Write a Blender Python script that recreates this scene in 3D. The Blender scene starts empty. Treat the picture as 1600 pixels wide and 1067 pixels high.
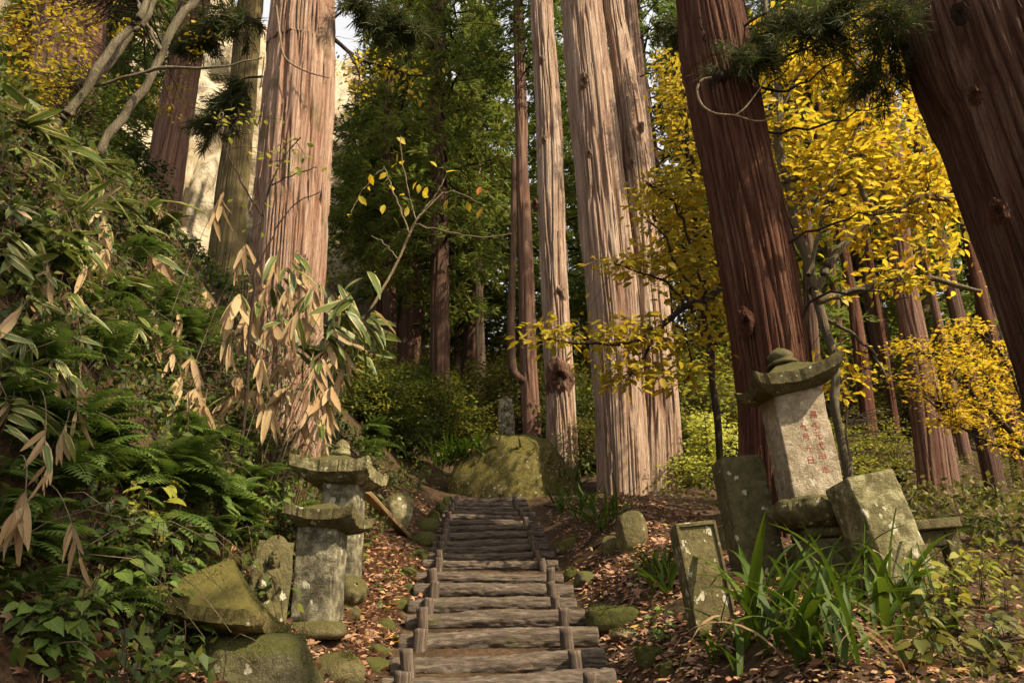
import bpy, math, random
import numpy as np
from mathutils import Vector, Matrix, Euler
random.seed(7)
rng = np.random.default_rng(11)
SC = bpy.context.scene
COL = SC.collection
R = math.radians
# ------------------------------------------------------------------ camera, world, sun, exposure
CZ = 1.7
PITCH = R(22.0)
FPX = 1200.0                      # focal length in units of a 1600 px wide frame
cam_d = bpy.data.cameras.new('camera')
cam_d.sensor_width = 36.0
cam_d.lens = FPX / 1600 * 36
cam_d.clip_start = 0.05
cam_d.clip_end = 1500
cam = bpy.data.objects.new('camera', cam_d)
cam.location = (0, 0, CZ)
cam.rotation_euler = (math.pi / 2 + PITCH, 0, 0)
COL.objects.link(cam)
SC.camera = cam

SUN = Vector((0.72, -0.46, 0.92)).normalized()      # direction towards the sun
world = bpy.data.worlds.new('World')
SC.world = world
world.use_nodes = True
wn = world.node_tree
wn.nodes.clear()
w_out = wn.nodes.new('ShaderNodeOutputWorld')
w_bg = wn.nodes.new('ShaderNodeBackground')
w_sky = wn.nodes.new('ShaderNodeTexSky')
w_sky.sky_type = 'NISHITA'
w_sky.sun_disc = False
w_sky.sun_elevation = math.asin(SUN.z)
w_sky.sun_rotation = math.atan2(SUN.x, SUN.y)
w_sky.air_density = 1.0
w_sky.dust_density = 7.0
w_sky.ozone_density = 0.4
w_bg.inputs['Strength'].default_value = 0.15
# thin high cloud: the clear sky veiled evenly with white
w_mix = wn.nodes.new('ShaderNodeMix'); w_mix.data_type = 'RGBA'
w_mix.inputs[0].default_value = .5; w_mix.inputs[7].default_value = (5.2, 4.8, 4.1, 1)
wn.links.new(w_sky.outputs[0], w_mix.inputs[6]); wn.links.new(w_mix.outputs[2], w_bg.inputs[0])
wn.links.new(w_bg.outputs[0], w_out.inputs[0])
sun_d = bpy.data.lights.new('sun', 'SUN')
sun_d.energy = 5.0
sun_d.angle = R(0.5)
sun_d.color = (1.0, 0.83, 0.58)
sun = bpy.data.objects.new('sun', sun_d)
sun.rotation_euler = SUN.to_track_quat('Z', 'Y').to_euler()
COL.objects.link(sun)
SC.view_settings.view_transform = 'Standard'
SC.view_settings.look = 'None'
SC.view_settings.gamma = 1.0
SC.view_settings.exposure = 1.05
SC.view_settings.use_curve_mapping = False
SC.cycles.max_bounces = 6
SC.cycles.diffuse_bounces = 4
SC.cycles.transmission_bounces = 4
SC.cycles.transparent_max_bounces = 4

# ------------------------------------------------------------------ numeric helpers
def sstep(a, b, x):
    t = np.clip((np.asarray(x, float) - a) / (b - a), 0, 1)
    return t * t * (3 - 2 * t)

def _hash(ix, iy, iz, seed):
    h = (ix.astype(np.uint32) * np.uint32(374761393) + iy.astype(np.uint32) * np.uint32(668265263)
         + iz.astype(np.uint32) * np.uint32(2147483647 - 1274126177) + np.uint32((seed * 974634777) & 0xffffffff))
    h = (h ^ (h >> np.uint32(13))) * np.uint32(1274126177)
    h = (h ^ (h >> np.uint32(16))) * np.uint32(2246822519)
    return ((h ^ (h >> np.uint32(15))) & np.uint32(0xffffff)).astype(np.float64) / 16777215.0

def vn(x, y, z=0.0, seed=0):
    """value noise 0..1, vectorised"""
    x, y, z = np.broadcast_arrays(np.asarray(x, float), np.asarray(y, float), np.asarray(z, float))
    x0, y0, z0 = np.floor(x), np.floor(y), np.floor(z)
    fx, fy, fz = x - x0, y - y0, z - z0
    fx, fy, fz = fx * fx * (3 - 2 * fx), fy * fy * (3 - 2 * fy), fz * fz * (3 - 2 * fz)
    i, j, k = x0.astype(np.int64), y0.astype(np.int64), z0.astype(np.int64)
    def c(a, b, d):
        return _hash((i + a) & 0xffffffff, (j + b) & 0xffffffff, (k + d) & 0xffffffff, seed)
    a00 = c(0, 0, 0) * (1 - fx) + c(1, 0, 0) * fx
    a10 = c(0, 1, 0) * (1 - fx) + c(1, 1, 0) * fx
    a01 = c(0, 0, 1) * (1 - fx) + c(1, 0, 1) * fx
    a11 = c(0, 1, 1) * (1 - fx) + c(1, 1, 1) * fx
    return (a00 * (1 - fy) + a10 * fy) * (1 - fz) + (a01 * (1 - fy) + a11 * fy) * fz

def fbm(x, y, z=0.0, seed=0, o=4):
    s = 0; a = 0.5; t = 0
    for q in range(o):
        s = s + a * vn(np.asarray(x) * 2 ** q, np.asarray(y) * 2 ** q, np.asarray(z) * 2 ** q, seed + q * 17)
        t += a; a *= 0.5
    return s / t

def unit(v):
    v = np.asarray(v, float)
    return v / np.maximum(np.linalg.norm(v, axis=-1, keepdims=True), 1e-9)

def ray(px, py):
    u, v = (px - 800) / FPX, (533.5 - py) / FPX
    return np.array([u, math.cos(PITCH) - v * math.sin(PITCH), math.sin(PITCH) + v * math.cos(PITCH)])

def P(px, py, d):
    """world point seen at (px, py) of the photograph at forward distance d"""
    r = ray(px, py)
    return r * (d / r[1]) + np.array([0, 0, CZ])

def depth(p):
    return p[1] * math.cos(PITCH) + (p[2] - CZ) * math.sin(PITCH)

def mpp(p):
    return depth(p) / FPX

# ------------------------------------------------------------------ terrain height
def xc(y):
    return -0.09 - 0.042 * (np.clip(y, -5, 16) - 5)

def H(x, y):
    x = np.asarray(x, float); y = np.asarray(y, float)
    b = np.interp(y, [-30, -2, 14, 17, 24, 40, 80, 200], [-6, -0.64, 4.25, 5.2, 8.1, 15, 32, 70])
    e = -(x - xc(y))
    lf = np.interp(e, [0.75, 1.0, 1.7, 3, 5, 12, 40, 120], [0, 0.05, 0.40, 2.2, 5.1, 9.8, 19, 30])
    lf = lf * np.interp(y, [9.5, 14, 22], [1, 0.74, .5])
    g = -e
    rt = 0.45 * sstep(0.7, 1.7, g) * np.interp(y, [9, 14], [1, 0.2]) - 0.07 * np.maximum(g - 4, 0) * np.interp(g, [4, 40, 60], [1, 1, 0.7])
    off = sstep(0.75, 1.2, np.abs(e))
    n = (vn(x * 1.7, y * 1.7, 0, 3) - .5) * 0.14 + (vn(x * 5, y * 5, 0, 4) - .5) * 0.05
    far = sstep(2, 6, np.abs(e)) * (vn(x * .35, y * .35, 0, 5) - .5) * 0.5
    tr = -0.10 * (1 - off) * (1 - sstep(14, 15, y))
    return b + lf + rt + n * off + far + tr

def G(px, py, lift=0.0):
    """where the line of sight through (px, py) meets the ground"""
    r = ray(px, py)
    t = np.linspace(1.5, 90, 9000)
    p = r[None] * t[:, None] + np.array([0, 0, CZ])
    hit = np.nonzero(p[:, 2] < H(p[:, 0], p[:, 1]) + lift)[0]
    q = p[hit[0]] if len(hit) else p[-1]
    return q

def ground(x, y):
    return np.array([x, y, float(H(x, y))])

# ------------------------------------------------------------------ object helpers
def mesh(name, V, F, mats, smooth=True, uv=None, fmat=None, attr=None):
    """one mesh from a vertex array and a list of (m,3)/(m,4) face arrays"""
    me = bpy.data.meshes.new(name)
    V = np.asarray(V, np.float32)
    F = [np.asarray(f, np.int32) for f in F if len(f)]
    me.vertices.add(len(V)); me.vertices.foreach_set('co', V.ravel())
    loops = np.concatenate([f.ravel() for f in F])
    tot = np.concatenate([np.full(len(f), f.shape[1], np.int32) for f in F])
    start = np.concatenate([[0], np.cumsum(tot)[:-1]]).astype(np.int32)
    me.loops.add(len(loops)); me.loops.foreach_set('vertex_index', loops)
    me.polygons.add(len(tot)); me.polygons.foreach_set('loop_start', start)
    try:
        me.polygons.foreach_set('loop_total', tot)
    except Exception:
        pass
    me.polygons.foreach_set('use_smooth', np.full(len(tot), bool(smooth)))
    if fmat is not None:
        me.polygons.foreach_set('material_index', np.asarray(fmat, np.int32))
    if uv is not None:
        l = me.uv_layers.new(name='UVMap')
        l.data.foreach_set('uv', np.asarray(uv, np.float32)[loops].ravel())
    if attr:
        for k, a in attr.items():
            at = me.attributes.new(k, 'FLOAT', 'POINT')
            at.data.foreach_set('value', np.asarray(a, np.float32))
    me.update(calc_edges=True)
    for m in (mats if isinstance(mats, (list, tuple)) else [mats]):
        me.materials.append(m)
    return me

def put(name, data, parent=None, loc=(0, 0, 0), rot=None, scale=None, mat=None):
    o = bpy.data.objects.new(name, data)
    COL.objects.link(o)
    if parent is not None:
        o.parent = parent
    if mat is not None:
        o.matrix_basis = Matrix(mat)
    else:
        o.location = loc
        if rot is not None: o.rotation_euler = rot
        if scale is not None: o.scale = scale if hasattr(scale, '__len__') else (scale,) * 3
    return o

def tag(o, label=None, cat=None, group=None, kind=None):
    if label: o['label'] = label
    if cat: o['category'] = cat
    if group: o['group'] = group
    if kind: o['kind'] = kind
    return o

def thing(name, label, cat, loc, group=None, rot=None):
    o = put(name, None, None, loc, rot)
    o.empty_display_size = 0.1
    return tag(o, label, cat, group)

def copy_tree(src, loc, rotz, scale, label=None):
    c = src.copy(); COL.objects.link(c)
    c.location = loc; c.rotation_euler = (src.rotation_euler[0], src.rotation_euler[1], rotz); c.scale = (scale,) * 3
    if label: c['label'] = label
    for ch in list(src.children):
        d = ch.copy(); COL.objects.link(d); d.parent = c
        for g in list(ch.children):
            k = g.copy(); COL.objects.link(k); k.parent = d
    return c

def frame_mat(pos, axis, nrm, size, wid=None):
    """4x4 with +Y along axis, +Z along nrm"""
    a = unit(axis); n = np.asarray(nrm, float); n = unit(n - a * np.dot(a, n)); b = np.cross(a, n)
    w = size if wid is None else wid
    m = np.eye(4); m[:3, 0] = b * w; m[:3, 1] = a * size; m[:3, 2] = n * size; m[:3, 3] = pos
    return m

# ------------------------------------------------------------------ materials
MATS = {}
class NT:
    def __init__(s, name):
        s.m = bpy.data.materials.new(name); s.m.use_nodes = True
        s.t = s.m.node_tree; s.t.nodes.clear()
        s.out = s.t.nodes.new('ShaderNodeOutputMaterial')
        MATS[name] = s.m
    def n(s, t, **k):
        x = s.t.nodes.new('ShaderNode' + t)
        for a, v in k.items():
            if a.startswith('i_'): x.inputs[a[2:].replace('_', ' ')].default_value = v
            else: setattr(x, a, v)
        return x
    def l(s, a, b): s.t.links.new(a, b)
    def ramp(s, fac, cols, pos=None, interp='LINEAR'):
        r = s.n('ValToRGB'); r.color_ramp.interpolation = interp
        e = r.color_ramp.elements
        pos = pos or [i / (len(cols) - 1) for i in range(len(cols))]
        while len(e) < len(cols): e.new(0.5)
        for q, c, p in zip(e, cols, pos):
            q.position = p; q.color = (*c, 1) if len(c) == 3 else c
        s.l(fac, r.inputs[0]); return r.outputs[0]
    def noise(s, vec, scale, detail=4, rough=.6, dist=0):
        x = s.n('TexNoise', i_Scale=scale, i_Detail=detail, i_Roughness=rough, i_Distortion=dist)
        s.l(vec, x.inputs['Vector']); return x.outputs[0]
    def mapping(s, vec, sc, rot=(0, 0, 0)):
        x = s.n('Mapping'); x.inputs['Scale'].default_value = sc; x.inputs['Rotation'].default_value = rot
        s.l(vec, x.inputs['Vector']); return x.outputs[0]
    def mix(s, fac, a, b, mode='MIX'):
        x = s.n('Mix', data_type='RGBA', blend_type=mode)
        for v, q in ((fac, x.inputs[0]), (a, x.inputs[6]), (b, x.inputs[7])):
            if isinstance(v, (int, float)): q.default_value = v
            elif isinstance(v, tuple): q.default_value = (*v, 1)
            else: s.l(v, q)
        return x.outputs[2]
    def math(s, op, a, b=0.0, clamp=False):
        x = s.n('Math', operation=op, use_clamp=clamp)
        for v, q in ((a, x.inputs[0]), (b, x.inputs[1])):
            if isinstance(v, (int, float)): q.default_value = v
            else: s.l(v, q)
        return x.outputs[0]
    def bump(s, h, st, dist=.01, prev=None):
        b = s.n('Bump', i_Strength=st, i_Distance=dist); s.l(h, b.inputs['Height'])
        if prev is not None: s.l(prev, b.inputs['Normal'])
        return b.outputs[0]
    def bsdf(s, col, rough=.85, normal=None, spec=.3):
        b = s.n('BsdfPrincipled')
        b.inputs['Roughness'].default_value = rough
        b.inputs['Specular IOR Level'].default_value = spec
        if isinstance(col, tuple): b.inputs['Base Color'].default_value = (*col, 1)
        else: s.l(col, b.inputs['Base Color'])
        if normal is not None: s.l(normal, b.inputs['Normal'])
        s.l(b.outputs[0], s.out.inputs[0]); return b

def bark_mat(name, cols, inner, moss=None, zs=.10):
    t = NT(name); tc = t.n('TexCoord').outputs['Object']
    streak = t.noise(t.mapping(tc, (16, 16, .32)), 1, 6, .68, .12)
    fine = t.noise(t.mapping(tc, (70, 70, 1.3)), 1, 5, .7, .1)
    big = t.noise(t.mapping(tc, (1.6, 1.6, .5)), 1, 3)
    c = t.ramp(t.math('ADD', t.math('MULTIPLY', streak, .65), t.math('MULTIPLY', big, .35)), cols, [.32, .5, .66])
    c = t.mix(t.math('MULTIPLY', t.math('SUBTRACT', fine, .36), 4.0, True), t.mix(.55, c, inner), c)
    at = t.n('Attribute', attribute_name='inner')
    c = t.mix(t.math('MULTIPLY', at.outputs['Fac'], .7), c, inner)
    if moss:
        mm = t.noise(tc, 2.2, 5)
        c = t.mix(t.ramp(mm, [(0, 0, 0), (.6, .6, .6)], [.52, .68]), c, moss)
    nb = t.bump(fine, .9, .02)
    nb = t.bump(t.noise(t.mapping(tc, (34, 34, .55)), 1, 5, .7), 1.0, .05, nb)
    t.bsdf(c, .9, nb, .15)
    return t.m

bark_mat('bark_pale', [(.23, .148, .104), (.43, .322, .24), (.57, .47, .375)], (.16, .075, .045))
bark_mat('bark_left', [(.21, .12, .08), (.41, .28, .205), (.56, .44, .345)], (.18, .075, .042), (.10, .10, .035))
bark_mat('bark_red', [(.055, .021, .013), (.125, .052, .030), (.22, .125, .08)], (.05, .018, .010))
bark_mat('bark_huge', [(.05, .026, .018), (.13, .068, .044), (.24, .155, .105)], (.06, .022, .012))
bark_mat('bark_dark', [(.05, .028, .02), (.10, .058, .040), (.17, .11, .08)], (.05, .024, .015))
bark_mat('bark_mid', [(.095, .054, .039), (.19, .115, .082), (.30, .205, .155)], (.09, .036, .022))
bark_mat('bark_mossy', [(.08, .07, .03), (.16, .13, .06), (.26, .2, .11)], (.09, .06, .03), (.09, .095, .025))
bark_mat('bark_limb', [(.11, .09, .06), (.19, .16, .11), (.30, .26, .18)], (.10, .08, .05), (.12, .13, .06))
bark_mat('twig', [(.03, .021, .014), (.05, .036, .025), (.09, .065, .045)], (.04, .025, .018))
bark_mat('twig_pale', [(.16, .12, .075), (.25, .19, .12), (.36, .29, .19)], (.16, .12, .07))

def leaf_mat(name, cols, trans=.45, spec=.25, rough=.5, edge=None, vein=None):
    t = NT(name)
    geo = t.n('NewGeometry'); oi = t.n('ObjectInfo')
    r = t.math('FRACT', t.math('ADD', geo.outputs['Random Per Island'], oi.outputs['Random']))
    c = t.ramp(r, cols)
    tc = t.n('TexCoord')
    mott = t.noise(geo.outputs['Position'], 45, 3)
    c = t.mix(t.math('MULTIPLY', mott, .4), c, t.mix(1.0, c, (.45, .42, .35), 'MULTIPLY'))
    uvs = t.n('SeparateXYZ'); t.l(tc.outputs['UV'], uvs.inputs[0])
    ax = t.math('ABSOLUTE', t.math('SUBTRACT', uvs.outputs[0], .5))
    if edge:
        en = t.noise(tc.outputs['UV'], 6, 3)
        f = t.math('MULTIPLY', t.math('SUBTRACT', t.math('ADD', ax, t.math('MULTIPLY', en, .25)), .42), 7, True)
        c = t.mix(f, c, edge)
    if vein:
        f = t.math('LESS_THAN', ax, .035)
        c = t.mix(t.math('MULTIPLY', f, .6), c, vein)
    w = t.n('TexWave', wave_type='BANDS', bands_direction='X', i_Scale=5, i_Distortion=.4)
    t.l(tc.outputs['UV'], w.inputs['Vector'])
    nb = t.bump(w.outputs[1], .22, .004)
    b = t.n('BsdfPrincipled')
    b.inputs['Roughness'].default_value = rough; b.inputs['Specular IOR Level'].default_value = spec
    t.l(c, b.inputs['Base Color']); t.l(nb, b.inputs['Normal'])
    tr = t.n('BsdfTranslucent'); t.l(c, tr.inputs['Color'])
    mx = t.n('MixShader', i_Fac=trans)
    t.l(b.outputs[0], mx.inputs[1]); t.l(tr.outputs[0], mx.inputs[2]); t.l(mx.outputs[0], t.out.inputs[0])
    return t.m

leaf_mat('leaf_gold', [(.58, .41, .02), (.64, .50, .03), (.68, .55, .045), (.62, .45, .022), (.36, .36, .04), (.54, .30, .02), (.66, .52, .04), (.45, .42, .04)], .5, edge=(.42, .22, .02))
leaf_mat('leaf_olive_gold', [(.40, .31, .025), (.46, .35, .025), (.33, .29, .03), (.5, .35, .03), (.24, .25, .035)], .45, edge=(.30, .15, .02))
leaf_mat('needles_dark', [(.03, .05, .012), (.045, .068, .014), (.06, .08, .02), (.09, .06, .025)], .3, rough=.75)
leaf_mat('leaf_bright', [(.60, .43, .03), (.66, .48, .04), (.55, .40, .025), (.62, .38, .02)], .5)
leaf_mat('leaf_lime', [(.50, .54, .09), (.58, .60, .13), (.44, .50, .07), (.62, .58, .12)], .5)
leaf_mat('leaf_orange', [(.5, .16, .02), (.55, .22, .02), (.45, .12, .02), (.5, .3, .03)], .45)
leaf_mat('leaf_green', [(0.055, 0.087, 0.013), (0.079, 0.116, 0.016), (0.110, 0.136, 0.024), (0.043, 0.073, 0.012), (0.146, 0.155, 0.024)], .35)
leaf_mat('leaf_deep', [(0.024, 0.047, 0.010), (0.039, 0.063, 0.012), (0.055, 0.082, 0.016), (0.024, 0.039, 0.008)], .3)
leaf_mat('leaf_olive', [(.09, .10, .02), (.13, .135, .025), (.18, .16, .03), (.07, .09, .02), (.2, .16, .03)], .4)
leaf_mat('leaf_herb', [(0.067, 0.116, 0.020), (0.098, 0.155, 0.028), (0.134, 0.184, 0.032), (0.061, 0.097, 0.016)], .35, vein=(.13, .2, .06))
leaf_mat('leaf_yellowgreen', [(.22, .25, .03), (.32, .31, .04), (.16, .2, .03), (.38, .32, .04)], .45)
leaf_mat('leaf_fern', [(0.049, 0.092, 0.014), (0.073, 0.121, 0.018), (0.104, 0.145, 0.024), (0.037, 0.078, 0.012)], .35)
leaf_mat('leaf_sasa', [(0.055, 0.092, 0.014), (0.085, 0.121, 0.018), (0.122, 0.145, 0.024), (0.061, 0.097, 0.016)], .3, spec=.4, rough=.4, edge=(.42, .34, .16), vein=(.16, .2, .07))
leaf_mat('leaf_dry', [(.42, .30, .15), (.50, .375, .21), (.33, .21, .10), (.53, .41, .25), (.26, .15, .07)], .35, rough=.75, vein=(.42, .28, .13))
leaf_mat('leaf_strap', [(.035, .068, .004), (.055, .098, .006), (.085, .13, .010), (.04, .078, .005)], .35, spec=.22, rough=.5)
leaf_mat('needles', [(.06, .10, .016), (.095, .145, .022), (.13, .19, .03), (.065, .115, .018), (.16, .11, .035)], .5, rough=.7)
leaf_mat('needles_light', [(.10, .15, .022), (.16, .21, .03), (.21, .24, .04), (.09, .14, .02), (.2, .15, .05)], .5, rough=.7)
leaf_mat('moss', [(.07, .075, .012), (.10, .10, .018), (.05, .058, .010), (.14, .125, .025)], .25, rough=.8)
leaf_mat('litter', [(.32, .14, .08), (.42, .22, .135), (.22, .095, .055), (.38, .25, .16), (.13, .065, .04), (.50, .31, .2), (.28, .17, .10), (.18, .10, .06), (.42, .28, .08)], .15, rough=.75)

def stone_mat(name, cols, lichen=.0, moss=0.0, mosscol=(.075, .068, .02), speck=.35, grey=None, mottle=.75):
    t = NT(name); tc = t.n('TexCoord').outputs['Object']; geo = t.n('NewGeometry')
    a = t.noise(tc, 4.5, 6, .65)
    c = t.ramp(a, cols, [.3, .5, .68])
    if grey:
        c = t.mix(t.ramp(t.noise(tc, 7, 6, .7), [(0, 0, 0), (1, 1, 1)], [.47, .62]), c, grey)
    g = t.noise(tc, 110, 3, .7)
    c = t.mix(mottle, c, t.ramp(t.noise(tc, 14, 6, .72), [(.45, .43, .38), (1.1, 1.08, 1.0)], [.38, .6]), 'MULTIPLY')
    c = t.mix(speck, c, t.ramp(g, [(.3, .27, .2), (1, 1, 1)], [.36, .6]), 'MULTIPLY')
    pits = t.n('TexVoronoi', i_Scale=55); t.l(tc, pits.inputs['Vector'])
    if lichen:
        v = t.n('TexVoronoi', i_Scale=23, i_Randomness=1); t.l(t.mix(.08, tc, t.n('TexNoise', i_Scale=14).outputs[1], 'ADD'), v.inputs['Vector'])
        vs = t.n('SeparateColor'); t.l(v.outputs['Color'], vs.inputs[0])
        rad = t.math('MULTIPLY', t.math('GREATER_THAN', vs.outputs[0], 1 - lichen), t.math('ADD', .08, t.math('MULTIPLY', t.math('POWER', vs.outputs[1], 2.0), .62)))
        f = t.math('MULTIPLY', t.math('SUBTRACT', rad, v.outputs['Distance']), 14, True)
        c = t.mix(t.math('MULTIPLY', f, .85), c, (.50, .48, .36))
    if moss:
        s = t.n('SeparateXYZ'); t.l(geo.outputs['Normal'], s.inputs[0])
        f = t.math('ADD', t.math('MULTIPLY', s.outputs[2], .42), t.math('SUBTRACT', t.math('ADD', t.math('MULTIPLY', t.noise(tc, 4, 6, .7), .8), t.math('MULTIPLY', t.noise(tc, 24, 5, .75), .45)), .83 - moss * .42))
        f = t.math('MULTIPLY', f, 3.6, True)
        mc = t.mix(t.noise(tc, 30, 4, .7), tuple(x * .45 for x in mosscol), tuple(x * 1.35 for x in mosscol))
        c = t.mix(f, c, mc)
    nb = t.bump(g, .6, .008)
    nb = t.bump(t.noise(tc, 26, 6, .75), .8, .03, nb)
    nb = t.bump(t.math('MINIMUM', pits.outputs['Distance'], .45), .35, .012, nb)
    t.bsdf(c, .92, nb, .2)
    return t.m

stone_mat('stone_olive', [(0.081, 0.071, 0.031), (0.130, 0.115, 0.054), (0.180, 0.155, 0.080)], .10, .35)
stone_mat('stone_slab', [(0.108, 0.094, 0.043), (0.158, 0.137, 0.063), (0.202, 0.176, 0.086)], .42, .15)
stone_mat('stone_lichen', [(0.122, 0.108, 0.050), (0.187, 0.169, 0.083), (0.259, 0.238, 0.126)], .22, .25, grey=(.34, .32, .19))
stone_mat('stone_pale', [(0.180, 0.149, 0.095), (0.315, 0.261, 0.178), (0.405, 0.342, 0.240)], .12, .0, grey=(.46, .39, .29), speck=.4, mottle=.25)
stone_mat('stone_grey', [(0.078, 0.072, 0.047), (0.138, 0.126, 0.086), (0.198, 0.186, 0.127)], .1, .15, grey=(.30, .28, .2))
stone_mat('rock_moss', [(0.083, 0.071, 0.024), (0.128, 0.109, 0.035), (0.188, 0.161, 0.062)], .18, .75, (.095, .082, .02), grey=(.24, .2, .09))
stone_mat('rock_granite', [(0.082, 0.071, 0.038), (0.150, 0.136, 0.081), (0.231, 0.218, 0.144)], .1, .6, (.07, .07, .018), speck=.7)
stone_mat('moss_stone', [(0.075, 0.068, 0.028), (0.120, 0.105, 0.041), (0.165, 0.143, 0.062)], .0, 1.0, (.062, .064, .014))
stone_mat('stone_flat', [(.22, .18, .11), (.33, .27, .17), (.41, .35, .24)], .05, .1)

def cliff_mat():
    t = NT('cliff_rock'); tc = t.n('TexCoord').outputs['Object']
    a = t.noise(t.mapping(tc, (.35, .35, .3)), 1, 8, .7, .5)
    c = t.ramp(a, [(.34, .26, .16), (.56, .47, .33), (.70, .62, .47)], [.36, .47, .6])
    s = t.noise(t.mapping(tc, (1.1, 1.1, .25)), 1, 7, .7, .8)
    c = t.mix(t.ramp(s, [(.85, .85, .85), (0, 0, 0)], [.36, .44]), c, (.17, .13, .06))
    g = t.noise(tc, .8, 6, .75)
    c = t.mix(t.ramp(g, [(0, 0, 0), (.8, .8, .8)], [.57, .66]), c, (.14, .13, .045))
    t.bsdf(c, .95, t.bump(t.noise(tc, 3, 7, .75), 1.0, .4), .1)
cliff_mat()

def soil_mat(name, cols):
    t = NT(name); tc = t.n('TexCoord').outputs['Object']
    a = t.noise(tc, 2.5, 6, .7); b = t.noise(tc, 28, 4, .7)
    c = t.ramp(t.math('ADD', t.math('MULTIPLY', a, .5), t.math('MULTIPLY', b, .5)), cols, [.36, .5, .64])
    nb = t.bump(b, .8, .03); nb = t.bump(t.noise(tc, 90, 3), .5, .008, nb)
    t.bsdf(c, .95, nb, .1)
soil_mat('soil', [(.022, .015, .009), (.05, .032, .018), (.10, .062, .034)])
soil_mat('path_soil', [(.028, .02, .013), (.055, .04, .027), (.10, .072, .05)])

def log_mat():
    t = NT('log_wood'); tc = t.n('TexCoord').outputs['Object']
    oi = t.n('ObjectInfo')
    sh = t.n('VectorMath', operation='ADD'); t.l(tc, sh.inputs[0])
    cb = t.n('CombineXYZ'); t.l(t.math('MULTIPLY', oi.outputs['Random'], 30), cb.inputs[0]); t.l(cb.outputs[0], sh.inputs[1])
    v = sh.outputs[0]
    s = t.noise(t.mapping(v, (5, 30, 30)), 1, 7, .72, .5)
    c = t.ramp(s, [(.036, .027, .02), (.09, .071, .054), (.185, .15, .118)], [.34, .52, .68])
    f = t.noise(t.mapping(v, (22, 110, 110)), 1, 5, .7)
    c = t.mix(.5, c, t.ramp(f, [(.4, .36, .32), (1, 1, 1)], [.38, .58]), 'MULTIPLY')
    g = t.noise(v, 4, 4)
    c = t.mix(t.ramp(g, [(0, 0, 0), (.4, .4, .4)], [.58, .7]), c, (.09, .09, .03))
    nb = t.bump(f, .6, .006); nb = t.bump(s, .7, .015, nb)
    t.bsdf(c, .9, nb, .15)
    t = NT('stake_wood'); tc = t.n('TexCoord').outputs['Object']
    s = t.noise(t.mapping(tc, (45, 45, 4)), 1, 6, .7, .3)
    c = t.ramp(s, [(.03, .022, .016), (.078, .058, .044), (.16, .125, .095)], [.34, .52, .68])
    t.bsdf(c, .9, t.bump(s, .8, .012), .15)
    t = NT('red_pigment')
    n = t.noise(t.n('TexCoord').outputs['Object'], 60, 4)
    t.bsdf(t.ramp(n, [(.30, .05, .04), (.38, .12, .09), (.4, .22, .17)], [.35, .52, .66]), .9, None, .1)
    t = NT('plank_wood'); tc = t.n('TexCoord').outputs['Object']
    s = t.noise(t.mapping(tc, (4, 50, 50)), 1, 6, .7, .3)
    c = t.ramp(s, [(.12, .08, .04), (.24, .17, .085), (.34, .25, .13)], [.34, .52, .68])
    t.bsdf(c, .9, t.bump(s, .7, .01), .15)
log_mat()
M = MATS
# ------------------------------------------------------------------ shape builders
def grid_faces(nu, nv, wrap=False):
    """faces of a grid of nv rows of nu verts; wrap closes each row"""
    i = np.arange(nv - 1)[:, None] * nu
    j = np.arange(nu if wrap else nu - 1)[None]
    k = (j + 1) % nu
    return np.stack([i + j, i + k, i + nu + k, i + nu + j], -1).reshape(-1, 4)

def resample(pts, n):
    pts = np.asarray(pts, float)
    if len(pts) == 2:
        t = np.linspace(0, 1, n)[:, None]
        return pts[0] * (1 - t) + pts[1] * t
    d = np.concatenate([[0], np.cumsum(np.linalg.norm(np.diff(pts[:, :3], axis=0), axis=1))])
    # Catmull-Rom on the chord length
    u = np.linspace(0, d[-1], n)
    idx = np.clip(np.searchsorted(d, u, 'right') - 1, 0, len(pts) - 2)
    p0 = pts[np.maximum(idx - 1, 0)]; p1 = pts[idx]; p2 = pts[idx + 1]; p3 = pts[np.minimum(idx + 2, len(pts) - 1)]
    t = ((u - d[idx]) / np.maximum(d[idx + 1] - d[idx], 1e-9))[:, None]
    return .5 * (2 * p1 + (p2 - p0) * t + (2 * p0 - 5 * p1 + 4 * p2 - p3) * t ** 2 + (3 * p1 - p0 - 3 * p2 + p3) * t ** 3)

def tube_arrays(pts, rad, sides=6, n=None):
    """tube along points; returns V, quads"""
    pts = np.asarray(pts, float)
    rad = np.broadcast_to(np.asarray(rad, float), (len(pts),))
    if n:
        q = resample(np.column_stack([pts, rad]), n); pts, rad = q[:, :3], np.maximum(q[:, 3], .0005)
    T = unit(np.gradient(pts, axis=0))
    ref = np.where(np.abs(T[:, 2:3]) > .85, np.array([[1., 0, 0]]), np.array([[0, 0, 1.]]))
    A = unit(np.cross(T, ref)); B = np.cross(T, A)
    a = np.linspace(0, 2 * np.pi, sides, endpoint=False)
    V = pts[:, None] + rad[:, None, None] * (np.cos(a)[None, :, None] * A[:, None] + np.sin(a)[None, :, None] * B[:, None])
    return V.reshape(-1, 3), grid_faces(sides, len(pts), True)

class Acc:
    """collects arrays of geometry for ONE mesh"""
    def __init__(s): s.V = []; s.F = {3: [], 4: []}; s.U = []; s.n = 0
    def add(s, V, F, U=None):
        s.V.append(V); s.U.append(U if U is not None else np.zeros((len(V), 2)) + .25)
        for f in (F if isinstance(F, list) else [F]):
            f = np.asarray(f)
            if len(f): s.F[f.shape[1]].append(f + s.n)
        s.n += len(V)
    def mesh(s, name, mat, smooth=True):
        return mesh(name, np.concatenate(s.V), [np.concatenate(f) for f in s.F.values() if f], mat, smooth, np.concatenate(s.U))

def tubes(name, lines, mat, sides=5):
    a = Acc()
    for pts, rad in lines:
        V, F = tube_arrays(pts, rad, sides); a.add(V, F)
    return a.mesh(name, mat)

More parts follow.
